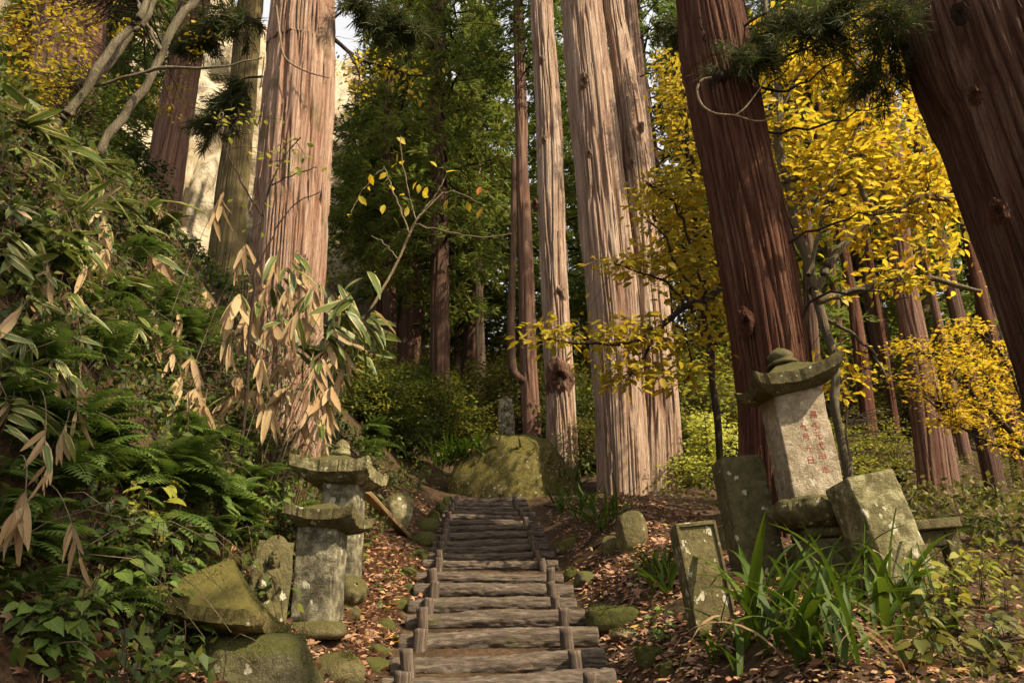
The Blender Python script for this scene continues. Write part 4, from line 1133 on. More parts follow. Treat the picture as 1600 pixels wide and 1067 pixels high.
for pts in ([(1160, 108, 4), (1249, 81, 3), (1310, 50, 2.2), (1374, 18, 1.2)], [(1170, 135, 3), (1230, 140, 2.4), (1300, 100, 1.6), (1420, 40, .9)], [(1130, 112, 3), (1105, 70, 2), (1090, 20, 1.2)], [(1150, 180, 2.4), (1185, 150, 2), (1240, 90, 1.2), (1265, 30, .8)],
            [(1195, 400, 4), (1250, 372, 3), (1330, 340, 2), (1440, 330, 1)], [(1185, 205, 3), (1260, 200, 2.4), (1340, 176, 1.6), (1430, 150, .9)], [(1215, 520, 4), (1275, 470, 3), (1340, 455, 2.2), (1420, 470, 1.2)]):
    q = px_path([(a_, b_, w_ * 1.5, 7.7 - .25 * i) for i, (a_, b_, w_) in enumerate(pts)], 7.7)
    q = resample(q, 26); q[:, :3] += (np.stack([vn(np.arange(26) * .5, pts[0][0], k, 3) - .5 for k in range(3)], -1)) * .07
    V, F = tube_arrays(q[:, :3] - np.array(T4.location), np.maximum(q[:, 3], .002), 6)
    put('branch', mesh('branch', V, [F], M['twig'], True, None, None, {'inner': np.zeros(len(V))}), T4)
def stem_thing(name, label, cat, lines, mat):
    root = None
    for i, (pts, d) in enumerate(lines):
        q = resample(px_path(pts, d), 30)
        if root is None: root = thing(name, label, cat, q[0, :3])
        V, F = tube_arrays(q[:, :3] - np.array(root.location), np.maximum(q[:, 3], .0016), 6)
        put('stem' if i == 0 else 'twig', mesh('stem', V, [F], M[mat], True, None, None, {'inner': np.zeros(len(V))}), root)
    return root
stem_thing('vine', 'pale dead vine looping across the dark red-brown leaning cedar', 'vine', [([(1112, 122, 4), (1096, 126, 4.5), (1089, 142, 4.5), (1097, 165, 4), (1118, 178, 4), (1148, 181, 3.5), (1185, 190, 3), (1225, 180, 1.6)], 7.1), ([(1148, 181, 3), (1165, 168, 2.6), (1190, 135, 1.4)], 7.05)], 'twig_pale')
r9 = np.random.default_rng(99); bl_ = [([(1330, 720, 4), (1322, 680, 3.4), (1325, 640, 2.4)], 7.6)]
for k in range(16):
    x0, y0 = 1328 - 4 * r9.random(), 640 + r9.random() * 70; a_ = r9.uniform(-1.2, 1.2); L_ = r9.uniform(30, 90)
    bl_.append(([(x0, y0, 2.2), (x0 + L_ * .5, y0 - 14 * a_ - 4, 1.6), (x0 + L_, y0 - 26 * a_, .9)], 7.6 + r9.uniform(-.2, .2)))
stem_thing('bare_shrub', 'leafless pale twiggy shrub just right of the capped monument', 'shrub', bl_, 'twig_pale')
stem_thing('vine', 'thin pale vine trailing down the upper left of the broad pinkish cedar', 'vine', [([(432, 10, 3.5), (436, 45, 3.2), (443, 85, 3), (460, 103, 2.8), (490, 116, 2.4), (515, 122, 1.6)], 8.55)], 'twig_pale')

# ---- broad-leaved trees
def deciduous(name, label, cat, limbs, vols, leaf, mat, twigs, per, parts=0, bark='twig', limb_mat=None, group=None, tpls=(T_BROAD, T_BROAD2), flat=.75, seed=1, r_tw=.006, sides=8, lifting=.0, clump=.35, orphan=None, aspect=1.0):
    r = np.random.default_rng(seed)
    L3 = []; skel = []
    for pts, d, *rest in limbs:
        q = resample(px_path(pts, d), 40); q[:, 3] = np.maximum(q[:, 3], .003)
        L3.append(q); skel.append(q[:, :3])
    base = L3[0][0, :3].copy()
    gz = float(H(base[0], base[1]))
    if base[2] > gz and orphan is None:
        q = np.vstack([[base[0] + .1, base[1], gz - .2, L3[0][0, 3] * 1.2], L3[0][0]]); q = resample(q, 12)
        L3[0] = np.vstack([q[:-1], L3[0]]); base = L3[0][0, :3].copy()
    root = thing(name, label, cat, base, group)
    for i, q in enumerate(L3):
        n = len(q); wv = np.stack([vn(np.arange(n) * .35, i, k, seed) - .5 for k in range(3)], -1) * (q[:, 3:4] * 1.6 + .01)
        wv[0] = wv[-1] = 0
        V, F = tube_arrays(q[:, :3] + wv - base, q[:, 3] * (1 + .2 * (vn(np.arange(n) * .6, i, 3, seed) - .5)), sides)
        nm = 'trunk' if i == 0 else 'branch'
        put(nm, mesh(nm, V, [F], M[limb_mat or bark], True, None, None, {'inner': np.zeros(len(V))}), root)
    skel = np.concatenate(skel)
    if not len(vols): return root
    wts = np.array([v[6] if len(v) > 6 else v[2] * v[3] for v in vols], float); wts /= wts.sum()
    tw = []; LP_, LA, LN, LS = [], [], [], []
    tries = 0
    while len(tw) < twigs and tries < twigs * 8:
        tries += 1
        v = vols[int(r.choice(len(vols), p=wts))]
        a, rr = r.uniform(0, 6.283), math.sqrt(r.random())
        d = r.uniform(v[4], v[5])
        tip = P(v[0] + v[2] * rr * math.cos(a), v[1] + v[3] * rr * math.sin(a), d)
        if vn(tip[0] * 1.3, tip[1] * 1.3, tip[2] * 1.8, seed + 5) < clump: continue
        D = np.linalg.norm((skel - tip) * np.array([1, 1, 1.25]), axis=1); j = int(np.argmin(D + r.random(len(D)) * .3))
        s0 = skel[j]; lv = np.linalg.norm(tip - s0)
        mid = (s0 + tip) / 2 + r.normal(size=3) * .08 * lv + np.array([0, 0, .10 * lv + lifting])
        u = np.linspace(0, 1, 7)[:, None]; q = s0 * (1 - u) ** 2 + 2 * mid * u * (1 - u) + tip * u ** 2
        q[1:-1] += r.normal(size=(5, 3)) * .012 * lv
        tw.append((q - base, np.linspace(r_tw * (.7 + .35 * lv), .0016, 7)))
        tl = min(lv, leaf * per * .42)
        m = max(3, int(per * r.uniform(.6, 1.15)))
        t = 1 - np.linspace(0, 1, m) * min(tl / max(lv, 1e-6), .95)
        i = np.clip((t * 6).astype(int), 0, 5); f = (t * 6 - i)[:, None]
        c = q[i] * (1 - f) + q[i + 1] * f
        fw = unit(q[-1] - q[-3]); sd = unit(np.cross(fw, [0, 0, 1.]))
        alt = np.where(np.arange(m) % 2, 1, -1)[:, None]
        # side twiglets fan the leaves out in a flat spray
        sp = sd * alt * r.uniform(.2, 1.6, (m, 1)) * leaf * (1.2 - .8 * t[:, None]) * 1.6
        c = c + sp + r.normal(size=(m, 3)) * leaf * .22
        ax = unit(fw * .7 + sd * alt * .9 + r.normal(size=(m, 3)) * .38 + np.array([0, 0, -.22]))
        nr = np.array([0, 0, 1.]) * flat + r.normal(size=(m, 3)) * (1 - flat) * 1.3
        LP_.append(c); LA.append(ax); LN.append(nr); LS.append(r.uniform(.45, 1.2, m) * leaf)
    LP_, LA, LN, LS = map(np.concatenate, (LP_, LA, LN, LS))
    put('twigs', tubes('twigs', tw, M[bark], 4), root)['kind'] = 'stuff'
    order = np.argsort([depth(p) for p in LP_]); near = order[:parts]; rest = order[parts:]
    if parts:
        ms = [mesh('leaf', t[0], t[1], M[mat], True, t[2]) for t in tpls]
        for n_, i in enumerate(near):
            put('leaf', ms[n_ % len(ms)], root, mat=frame_mat(LP_[i] - base, LA[i], LN[i] + 1e-3, LS[i], LS[i] * aspect))
    if len(rest):
        acc = Acc(); h = len(rest) // 2; r.shuffle(rest)
        for t, idx in zip(tpls if len(tpls) > 1 else tpls * 2, (rest[:h], rest[h:])):
            scatter_leaves(acc, t, LP_[idx] - base, LA[idx], LN[idx], LS[idx], LS[idx] * aspect)
        put('foliage', acc.mesh('foliage', M[mat]), root)['kind'] = 'stuff'
    return root

YD = 9.6
ylimbs = [([(1302, 640, 15), (1297, 560, 15), (1281, 490, 16), (1264, 430, 17), (1243, 350, 16), (1229, 285, 15), (1216, 220, 14), (1213, 120, 11), (1198, -20, 8)], YD),
          ([(1270, 455, 15), (1296, 414, 14), (1316, 380, 13), (1353, 355, 12), (1397, 327, 12), (1448, 307, 11), (1485, 311, 9), (1530, 300, 7)], YD),
          ([(1276, 472, 12), (1320, 458, 12), (1363, 448, 12), (1410, 438, 10), (1448, 433, 9), (1490, 447, 8), (1532, 455, 6)], YD - .4),
          ([(1229, 287, 9), (1276, 260, 7), (1310, 250, 6), (1345, 244, 4)], YD), ([(1366, 350, 9, YD + .2), (1345, 280, 8), (1346, 236, 7), (1342, 196, 6), (1338, 130, 4), (1345, 40, 3)], YD + .3),
          ([(1263, 430, 8), (1300, 290, 5), (1340, 200, 5), (1400, 110, 4), (1450, 60, 3)], YD - .3), ([(1240, 340, 6), (1290, 300, 5), (1360, 288, 5), (1440, 285, 4)], YD + .4),
          ([(1222, 250, 7), (1190, 200, 5), (1150, 190, 4), (1090, 200, 3)], YD + .8), ([(1236, 320, 7), (1180, 330, 5), (1120, 350, 4), (1060, 380, 3)], YD + 1),
          ([(1215, 180, 6), (1260, 100, 5), (1320, 60, 4), (1390, 20, 3)], YD), ([(1281, 490, 7), (1330, 520, 5), (1370, 560, 4), (1390, 600, 3)], YD)]
yv = [(1340, 170, 175, 110, 8.6, 10.9), (1400, 300, 105, 100, 8.6, 10.8), (1290, 320, 80, 90, 9, 11), (1215, 110, 60, 90, 9, 11.5), (1440, 410, 85, 60, 8.6, 10.8), (1340, 430, 90, 45, 9, 11, 2200), (1360, 60, 120, 70, 9, 11, 8000),
      (1270, 200, 80, 100, 9, 11), (1470, 300, 40, 120, 9, 10.8, 6000), (1290, 600, 60, 35, 10.5, 11.5, 2500), (1420, 200, 60, 120, 9.2, 10.9)]
deciduous('yellow_tree', 'tall golden yellow broad-leaved tree filling the gap between the two dark cedars', 'tree', ylimbs, yv, .15, 'leaf_gold', 600, 12, 300, 'twig', 'bark_limb', seed=3, clump=.4)
deciduous('yellow_tree', 'olive-yellow broad-leaved tree half hidden behind the dark leaning cedar', 'tree',
          [([(1120, 720, 12), (1112, 600, 11), (1100, 460, 10), (1085, 320, 8), (1070, 180, 6), (1060, 60, 4)], 11), ([(1110, 560, 7), (1080, 480, 5), (1050, 430, 4)], 10.8), ([(1098, 440, 6), (1060, 380, 5), (1020, 340, 3)], 10.8)],
          [(1060, 180, 50, 60, 10, 12), (1090, 300, 50, 70, 10, 12), (1060, 400, 50, 60, 10, 12), (1120, 480, 45, 60, 10, 12), (1040, 120, 25, 35, 10, 12), (1020, 300, 35, 30, 10, 11)],
          .125, 'leaf_olive_gold', 330, 13, 0, seed=5, clump=.3)
deciduous('yellow_branch', 'long low branch of olive-gold leaves reaching left across the twin-boled cedar', 'branch',
          [([(1160, 430, 12, 8.9), (1110, 462, 11, 8.6), (1070, 485, 10, 8.3), (1030, 512, 8, 8.2), (986, 536, 7, 8.1), (935, 537, 5, 8), (894, 535, 4, 8), (845, 530, 2.5, 8)], 8.2), ([(1030, 512, 5), (1010, 550, 4), (985, 585, 3)], 8.2), ([(1075, 482, 5), (1040, 440, 4), (1000, 425, 3), (960, 412, 2.5)], 8.2), ([(1100, 465, 5), (1060, 420, 4), (1040, 370, 3), (1010, 345, 2.5)], 8.3), ([(1060, 490, 4), (1080, 560, 3), (1070, 600, 2.5)], 8.2), ([(1100, 460, 5), (1060, 330, 4), (1010, 285, 3)], 8.5)],
          [(920, 520, 105, 30, 7.6, 8.6, 5000), (1000, 580, 95, 32, 7.6, 8.6, 5600), (1060, 540, 75, 60, 7.6, 8.7, 5200), (1050, 420, 90, 40, 7.7, 8.8, 5000), (1010, 395, 75, 28, 7.8, 8.7, 3000), (1040, 300, 60, 38, 8, 9, 4200), (1090, 350, 45, 50, 8.2, 9.2, 2600), (960, 600, 35, 16, 7.7, 8.4, 900)],
          .125, 'leaf_olive_gold', 230, 9, 300, seed=7, clump=.1, orphan=True)
deciduous('yellow_spray', 'spray of small golden leaves hanging right beside the broad pinkish cedar', 'branch',
          [([(500, 40, 9), (545, 80, 6), (600, 105, 4), (660, 118, 2.5), (690, 95, 2)], 10.5), ([(540, 78, 4), (560, 110, 3), (555, 160, 2)], 10.5)],
          [(585, 110, 65, 38, 10, 11), (560, 160, 35, 18, 10, 11, 700), (650, 105, 40, 22, 10, 11, 500), (640, 150, 30, 12, 10, 11, 150)], .095, 'leaf_gold', 62, 6, 300, seed=9, clump=.1, orphan=True)
# bare sapling with its last leaves
SP = deciduous('sapling', 'slender leaning sapling with a few last yellow leaves left of centre', 'sapling',
          [([(440, 720, 5), (500, 620, 5), (540, 540, 5), (572, 490, 4.6), (602, 445, 4.4), (622, 405, 4), (640, 365, 4), (657, 335, 3)], 7.4), ([(640, 365, 3), (615, 300, 2.4), (600, 260, 1.6)], 7.3), ([(648, 350, 3), (690, 360, 2.4), (750, 370, 2), (800, 366, 1.4)], 7.3), ([(655, 338, 2.4), (700, 300, 2), (752, 318, 1.4)], 7.2), ([(622, 405, 2.4), (600, 380, 2), (580, 368, 1.4)], 7.2), ([(650, 345, 2), (630, 260, 1.6), (625, 212, 1.2)], 7.3), ([(658, 335, 2), (690, 290, 1.5), (698, 266, 1)], 7.3), ([(600, 262, 1.6), (565, 300, 1.4), (545, 340, 1)], 7.3)],
          [], .1, 'leaf_gold', 0, 0, 0, 'twig_pale', seed=11)
lm = mesh('leaf', *T_BROAD[:2], M['leaf_gold'], True, T_BROAD[2]); lo_ = mesh('leaf', *T_BROAD2[:2], M['leaf_orange'], True, T_BROAD2[2])
r_ = np.random.default_rng(5)
for k, (px, py) in enumerate([(627, 214), (634, 226), (622, 240), (628, 252), (613, 262), (606, 270), (697, 270), (655, 288), (660, 300), (632, 305), (600, 320), (637, 322), (668, 292), (730, 315), (700, 312), (578, 272), (560, 306), (752, 292), (754, 326), (757, 300), (672, 252), (574, 294), (548, 335), (610, 290), (645, 297)]):
    p = P(px, py, 7.3 + r_.uniform(-.15, .15)); sz = r_.uniform(.10, .15)
    put('leaf', lo_ if k in (17, 18, 19) else lm, SP, mat=frame_mat(p - np.array(SP.location), r_.normal(size=3) * .6 + np.array([.2, 0, -.7]), r_.normal(size=3) * .6 + np.array([0, -.8, .3]), sz, sz * r_.uniform(.75, 1.2)))
MA = deciduous('maple', 'bright sunlit yellow maple with layered sprays beneath the huge right cedar', 'tree',
          [([(1690, 960, 16), (1665, 850, 15), (1630, 745, 13), (1600, 700, 10), (1560, 654, 8), (1526, 620, 6), (1489, 586, 5), (1440, 550, 3)], 9.2), ([(1600, 700, 6), (1540, 690, 4), (1480, 655, 3)], 9), ([(1560, 654, 5), (1540, 590, 4), (1490, 530, 3)], 9.3), ([(1640, 770, 7), (1600, 640, 5), (1570, 560, 4), (1520, 510, 3)], 9.6)],
          [(1470, 550, 75, 28, 8.4, 10.4, 4200), (1500, 590, 85, 30, 8.4, 10.4, 4500), (1430, 590, 50, 30, 8.4, 10, 2200), (1540, 640, 60, 28, 8.4, 10, 3600), (1500, 510, 45, 16, 8.8, 10.4, 1200), (1560, 590, 40, 50, 9, 10.4, 2600), (1590, 690, 50, 25, 8.6, 10, 2000), (1480, 660, 40, 16, 8.4, 9.4, 1100), (1400, 545, 30, 18, 8.6, 9.8, 700)],
          .072, 'leaf_bright', 430, 13, 300, tpls=(T_MAPLE, T_SMALL), seed=13, clump=.2, flat=.85)
deciduous('maple', 'small pale lime-yellow maple bush between the twin-boled cedar and the dark leaning cedar', 'bush',
          [([(1112, 830, 7), (1110, 780, 6), (1108, 730, 5), (1104, 690, 4), (1100, 650, 2)], 14.6), ([(1110, 775, 4), (1080, 740, 3), (1055, 715, 2)], 14.5), ([(1108, 760, 4), (1130, 720, 3), (1145, 690, 2)], 14.6), ([(1110, 790, 3), (1070, 790, 3), (1050, 790, 2)], 14.3)],
          [(1110, 680, 45, 35, 13.8, 15.4), (1085, 740, 55, 40, 13.8, 15.4), (1120, 750, 40, 40, 13.8, 15.4), (1075, 790, 50, 25, 13.6, 15.2)], .095, 'leaf_lime', 620, 12, 200, tpls=(T_MAPLE, T_SMALL), seed=15, clump=.12, flat=.85)
# upper left: arching pale limbs, olive leaves, an orange maple spray
deciduous('leaning_tree', 'slanting pale-barked tree with crossing limbs over the bamboo grass at upper left', 'tree',
          [([(0, 300, 14), (60, 235, 14), (110, 170, 14), (155, 105, 13), (195, 50, 12), (225, 10, 11), (250, -40, 9)], 6.6), ([(105, 178, 10), (155, 120, 10), (200, 65, 9), (235, 15, 8), (260, -30, 7)], 6.9), ([(140, 260, 12), (185, 195, 13), (220, 140, 13), (255, 75, 13), (300, 5, 12), (330, -50, 10)], 7.2), ([(248, 78, 6), (235, 45, 5), (215, 5, 4), (205, -30, 3)], 7.1), ([(130, 140, 5), (190, 125, 5), (250, 107, 5), (320, 108, 4), (410, 90, 2)], 7)],
          [(60, 60, 70, 60, 6, 8), (30, 150, 50, 50, 6, 8), (130, 40, 50, 40, 7, 9, 800), (250, 150, 60, 50, 9, 11, 1500), (300, 60, 40, 40, 9, 11, 900), (180, 30, 60, 40, 8, 10, 900)], .075, 'leaf_olive_gold', 190, 9, 150, 'twig', 'bark_limb', seed=17, clump=.25)
deciduous('maple', 'orange-tinged maple glimpsed at the top left corner behind the greyish cedar', 'tree',
          [([(20, 300, 8), (30, 200, 7), (40, 100, 5), (45, 20, 3)], 13)], [(55, 35, 35, 35, 12.5, 14), (20, 60, 30, 40, 12.5, 14), (300, 55, 30, 22, 13, 15, 400), (340, 60, 22, 18, 13, 15, 250)], .09, 'leaf_orange', 90, 9, 0, seed=19, tpls=(T_MAPLE, T_BROAD))
deciduous('sapling', 'thin sapling with lemon-green leaves in front of the broad pinkish cedar', 'sapling',
          [([(395, 470, 5), (405, 380, 4), (420, 300, 3), (440, 250, 2.5), (470, 215, 2)], 6.6), ([(410, 340, 3), (370, 270, 2.5), (345, 215, 2), (350, 185, 1.5)], 6.6), ([(425, 290, 2.5), (455, 275, 2), (495, 262, 1.5)], 6.6), ([(400, 420, 3), (450, 330, 2), (500, 300, 1.5)], 6.5)],
          [(440, 240, 50, 25, 6.3, 6.9, 900), (360, 200, 30, 30, 6.3, 6.9, 500), (480, 270, 25, 25, 6.3, 6.9, 400), (420, 180, 40, 20, 6.4, 6.9, 300), (400, 330, 40, 40, 6.3, 6.8, 400)], .075, 'leaf_yellowgreen', 26, 4, 120, seed=21, clump=.0, aspect=1.2)

# creeper on the foot of the broad cedar
def creeper():
    r = np.random.default_rng(61); root = thing('creeper', 'small-leaved creeper climbing the foot of the broad pinkish cedar', 'climbing plant', p1[0, :3])
    base = p1[0, :3]; lines = []; Lp, La, Ln = [], [], []
    for k in range(22):
        z0 = r.uniform(4.2, 5.0); z1 = z0 + r.uniform(.4, 1.8); a0 = -math.pi / 2 + r.uniform(-1.35, 1.1); zz = np.linspace(z0, z1, 14)
        aa = a0 + .25 * (vn(zz * 2.2, k, 0, 8) - .5) * 2; c = np.stack([np.interp(zz, p1[:, 2], p1[:, j]) for j in range(4)], -1); rr = c[:, 3] * (1.06 + .2 * np.exp(-(zz - p1[0, 2]) / .7)) + .03
        q = np.stack([c[:, 0] + np.cos(aa) * rr, c[:, 1] + np.sin(aa) * rr, zz], -1); lines.append((q - base, np.linspace(.006, .002, 14)))
        i = r.integers(0, 14, 16); n_ = np.stack([np.cos(aa[i]), np.sin(aa[i]), 0 * aa[i]], -1)
        Lp.append(q[i] - base + r.normal(size=(16, 3)) * .035 + n_ * .02); La.append(r.normal(size=(16, 3)) * .7 + np.array([0, 0, -.6])); Ln.append(n_ + r.normal(size=(16, 3)) * .35 + np.array([0, 0, .4]))
    a = Acc(); Lp, La, Ln = map(np.concatenate, (Lp, La, Ln)); scatter_leaves(a, T_BROAD, Lp, La, Ln, r.uniform(.03, .075, len(Lp)), r.uniform(.035, .08, len(Lp)))
    put('foliage', a.mesh('foliage', M['leaf_herb']), root)['kind'] = 'stuff'; put('stems', tubes('stems', lines, M['twig_pale'], 5), root)['kind'] = 'stuff'
creeper()

# ---- shrubs of the under-storey: three kinds, copied through the wood
def shrub_proto(label, group, mat, seed, leaf, n, h, rad, tpl, flat=.8):
    r = np.random.default_rng(seed)
    root = thing('shrub', label, 'shrub', (0, 0, 0), group)
    tw = []; Lp, La, Ln, Ls = [], [], [], []
    for k in range(n):
        a = r.uniform(0, 6.28); rr = rad * math.sqrt(r.random()); z = h * r.uniform(.15, 1) * (1 - .45 * (rr / rad) ** 2)
        tip = np.array([math.cos(a) * rr, math.sin(a) * rr, z]); q = np.array([[0, 0, -.1], [tip[0] * .3, tip[1] * .3, z * .7], tip])
        tw.append((resample(q, 6), np.linspace(.012, .002, 6)))
        m = 14; fw = unit(tip * np.array([1, 1, .15]) + 1e-6); sd = np.cross(fw, [0, 0, 1.])
        t = r.uniform(-1, .25, (m, 1)); al = np.where(np.arange(m) % 2, 1, -1)[:, None]
        Lp.append(tip + fw * t * leaf * 4 + sd * al * leaf * r.uniform(.1, 2, (m, 1)) * (.9 - .5 * t) + r.normal(size=(m, 3)) * leaf * .3)
        La.append(unit(fw + sd * al * .9 + r.normal(size=(m, 3)) * .4 + np.array([0, 0, -.15]))); Ln.append(np.array([0, 0, 1.]) * flat + r.normal(size=(m, 3)) * .4); Ls.append(r.uniform(.6, 1.2, m) * leaf)
    acc = Acc(); scatter_leaves(acc, tpl, *map(np.concatenate, (Lp, La, Ln, Ls)))
    put('foliage', acc.mesh('foliage', M[mat]), root)['kind'] = 'stuff'; put('stems', tubes('stems', tw, M['twig'], 4), root)['kind'] = 'stuff'
    return root
SH = {'g': shrub_proto('leafy green shrub in the under-storey of the wood', 'green under-storey shrubs', 'leaf_green', 1, .13, 190, 2.2, 1.5, T_DIAMOND),
      'o': shrub_proto('olive-tinted shrub in the under-storey of the wood', 'olive under-storey shrubs', 'leaf_olive', 2, .11, 210, 2.4, 1.5, T_DIAMOND),
      'd': shrub_proto('dense dark green shrub on the bank', 'dark green bank shrubs', 'leaf_deep', 3, .12, 200, 1.6, 1.4, T_DIAMOND),
      'y': shrub_proto('yellow-tinged shrub deep in the wood', 'yellow-tinged shrubs of the wood', 'leaf_yellowgreen', 4, .12, 200, 2.6, 1.6, T_DIAMOND)}
shu = {}
def shrub(kind, x, y, s, rz, place=''):
    lab = {'g': 'leafy green', 'o': 'olive-tinted', 'd': 'dense dark green', 'y': 'yellow-tinged'}[kind] + ' shrub ' + place
    if kind not in shu:
        o = SH[kind]; o.location = ground(x, y); o.rotation_euler[2] = rz; o.scale = (s,) * 3; shu[kind] = o; o['label'] = lab
    else: copy_tree(SH[kind], ground(x, y), rz, s, lab)
r_ = np.random.default_rng(31)
for (kinds, px0, px1, d0, d1, n, s0, s1) in [('gyg', 560, 720, 17, 22, 7, .6, .9), ('y', 530, 680, 22, 25, 2, .7, .9), ('gyg', 560, 760, 22, 30, 5, .6, .9), ('gog', 760, 960, 19, 27, 9, .9, 1.4), ('oyg', 1050, 1180, 19, 26, 6, .9, 1.4), ('oyo', 1200, 1640, 15, 19, 5, .5, .7), ('oyo', 1180, 1660, 22, 32, 11, .9, 1.4),
                                             ('yoy', 500, 1200, 31, 44, 18, 1.4, 2.4), ('ogy', 180, 480, 13, 17, 5, .45, .7), ('dg', -60, 160, 10, 14, 4, .6, .8), ('yoy', 1200, 1700, 31, 46, 12, 1.5, 2.6), ('go', 900, 1060, 16.5, 19, 4, .6, .9)]:
    for k in range(n):
        px = px0 + (px1 - px0) * (k + r_.random()) / n; d = r_.uniform(d0, d1)
        shrub(kinds[int(r_.integers(len(kinds)))], (px - 800) / FPX * d * 1.05, d, r_.uniform(s0, s1), r_.uniform(0, 6.28), ('far up the wooded slope' if d > 31 else 'behind the great mossy rock' if 520 < px < 960 else 'beside the foot of the massive twin-boled cedar' if 960 <= px < 1190 else 'on the slope below the pale cliff' if px <= 520 else 'between the trunks behind the maple on the right'))
# ================================================================== PLANTS OF THE BANK AND THE PATH EDGES
def lift(px, py, off):
    """a point above the ground: on the line of sight, off metres in front of the bank"""
    g = G(px, py); v = unit(np.array([0, 0, CZ]) - g)
    return g + v * off
def strap_tpl(w, bend, n=9, side=0.0):
    t = np.linspace(0, 1, n)
    ang = bend * t ** 1.4
    dz = np.cos(ang); dy = np.sin(ang)
    y = np.concatenate([[0], np.cumsum((dy[1:] + dy[:-1]) / 2)]) / (n - 1); z = np.concatenate([[0], np.cumsum((dz[1:] + dz[:-1]) / 2)]) / (n - 1)
    ww = w * (.55 + .6 * np.sin(np.clip(t * 1.05, 0, 1) * math.pi) ** .7) * (1 - t ** 5 * .97) / 2
    x0 = side * t ** 2
    V = np.stack([np.stack([x0 - ww, y, z], -1), np.stack([x0, y + w * .18, z - .0 * t], -1), np.stack([x0 + ww, y, z], -1)], 1).reshape(-1, 3)
    U = np.stack([np.stack([0 * t, t], -1), np.stack([0 * t + .5, t], -1), np.stack([0 * t + 1, t], -1)], 1).reshape(-1, 2)
    return V, [grid_faces(3, n)], U
# ---- iris-like clumps: every strap leaf its own piece
STRAPS = [mesh('leaf', *strap_tpl(.062, b, 10, sd)[:2], M['leaf_strap'], True, strap_tpl(.062, b, 10, sd)[2]) for b, sd in ((.5, .03), (1.1, -.05), (1.7, .04), (2.3, -.03), (.25, .02))]
STRAPD = mesh('leaf', *strap_tpl(.045, 2.1, 10, .08)[:2], M['leaf_dry'], True, strap_tpl(.045, 2.1, 10, .08)[2])
def iris(label, group, b, n, L, seed, up=.6, name='iris_plant'):
    r = np.random.default_rng(seed)
    root = thing(name, label, 'plant', b, group)
    for k in range(n):
        a = r.uniform(0, 6.28); l = L * r.uniform(.55, 1.1)
        k_ = int(r.choice([0, 1, 2, 3, 4], p=[.25 * up + .08, .3, .3 - .1 * up, .22 - .2 * up, .1 + .05 * up]) if True else 0)
        o = put('leaf', STRAPD if r.random() < .07 else STRAPS[k_], root, (r.normal() * .05, r.normal() * .05, -.04), (r.uniform(-.75, .0), r.uniform(-.3, .3), a), (l * r.uniform(.7, 1.3), l, l))
    return root
IR = 'strap-leaved plants with arching green blades around the gravestones'
for k, (px, py, n, L) in enumerate([(1180, 1000, 10, .8), (1235, 965, 8, .7), (1290, 985, 9, .75), (1345, 950, 9, .75), (1385, 945, 9, .72), (1425, 965, 6, .5), (1250, 1035, 10, .7), (1165, 1050, 8, .5), (1320, 1040, 9, .65), (1400, 1040, 7, .5), (1195, 940, 6, .6), (1475, 990, 5, .5), (1130, 1030, 5, .4), (1215, 1010, 8, .75), (1305, 945, 8, .7), (1360, 920, 8, .65), (1410, 935, 7, .6), (1265, 1000, 8, .7), (1375, 985, 7, .65)]):
    iris('strap-leaved plant with arching green blades among the gravestones on the right', IR, G(px, py), n, L * 1.05, 200 + k, .12)
for k, (px, py, n, L) in enumerate([(1022, 905, 16, .42), (1045, 925, 16, .42), (1055, 890, 14, .4), (1010, 885, 9, .34)]):
    iris('strap-leaved tuft between the egg-shaped standing stone and the tilted slab', 'strap-leaved tufts left of the tilted slab', G(px, py), n, L, 230 + k, .9)
for k, (px, py, n, L) in enumerate([(880, 800, 16, .5), (905, 812, 16, .5), (935, 815, 16, .5), (960, 808, 14, .5), (915, 790, 14, .5), (890, 782, 14, .5), (870, 785, 12, .45), (940, 830, 14, .42), (925, 800, 14, .5)]):
    iris('dark strap-leaved tuft beside the upper right end of the log stairway', 'strap-leaved tufts at the upper right of the stairway', G(px, py), n, L, 250 + k, .7)
for k in range(30):
    px = random.uniform(685, 785) if k < 14 else random.uniform(812, 905); py = 690 + abs(px - 792) * (.25 if px < 792 else .75)
    p = P(px, py - 6, 15.1 + random.uniform(-.2, .7))
    iris('narrow-leaved tuft growing over the shoulder of the great mossy rock', 'narrow-leaved tufts on the great mossy rock', p + np.array([0, 0, -.22]), 13, .72, 270 + k, .1)

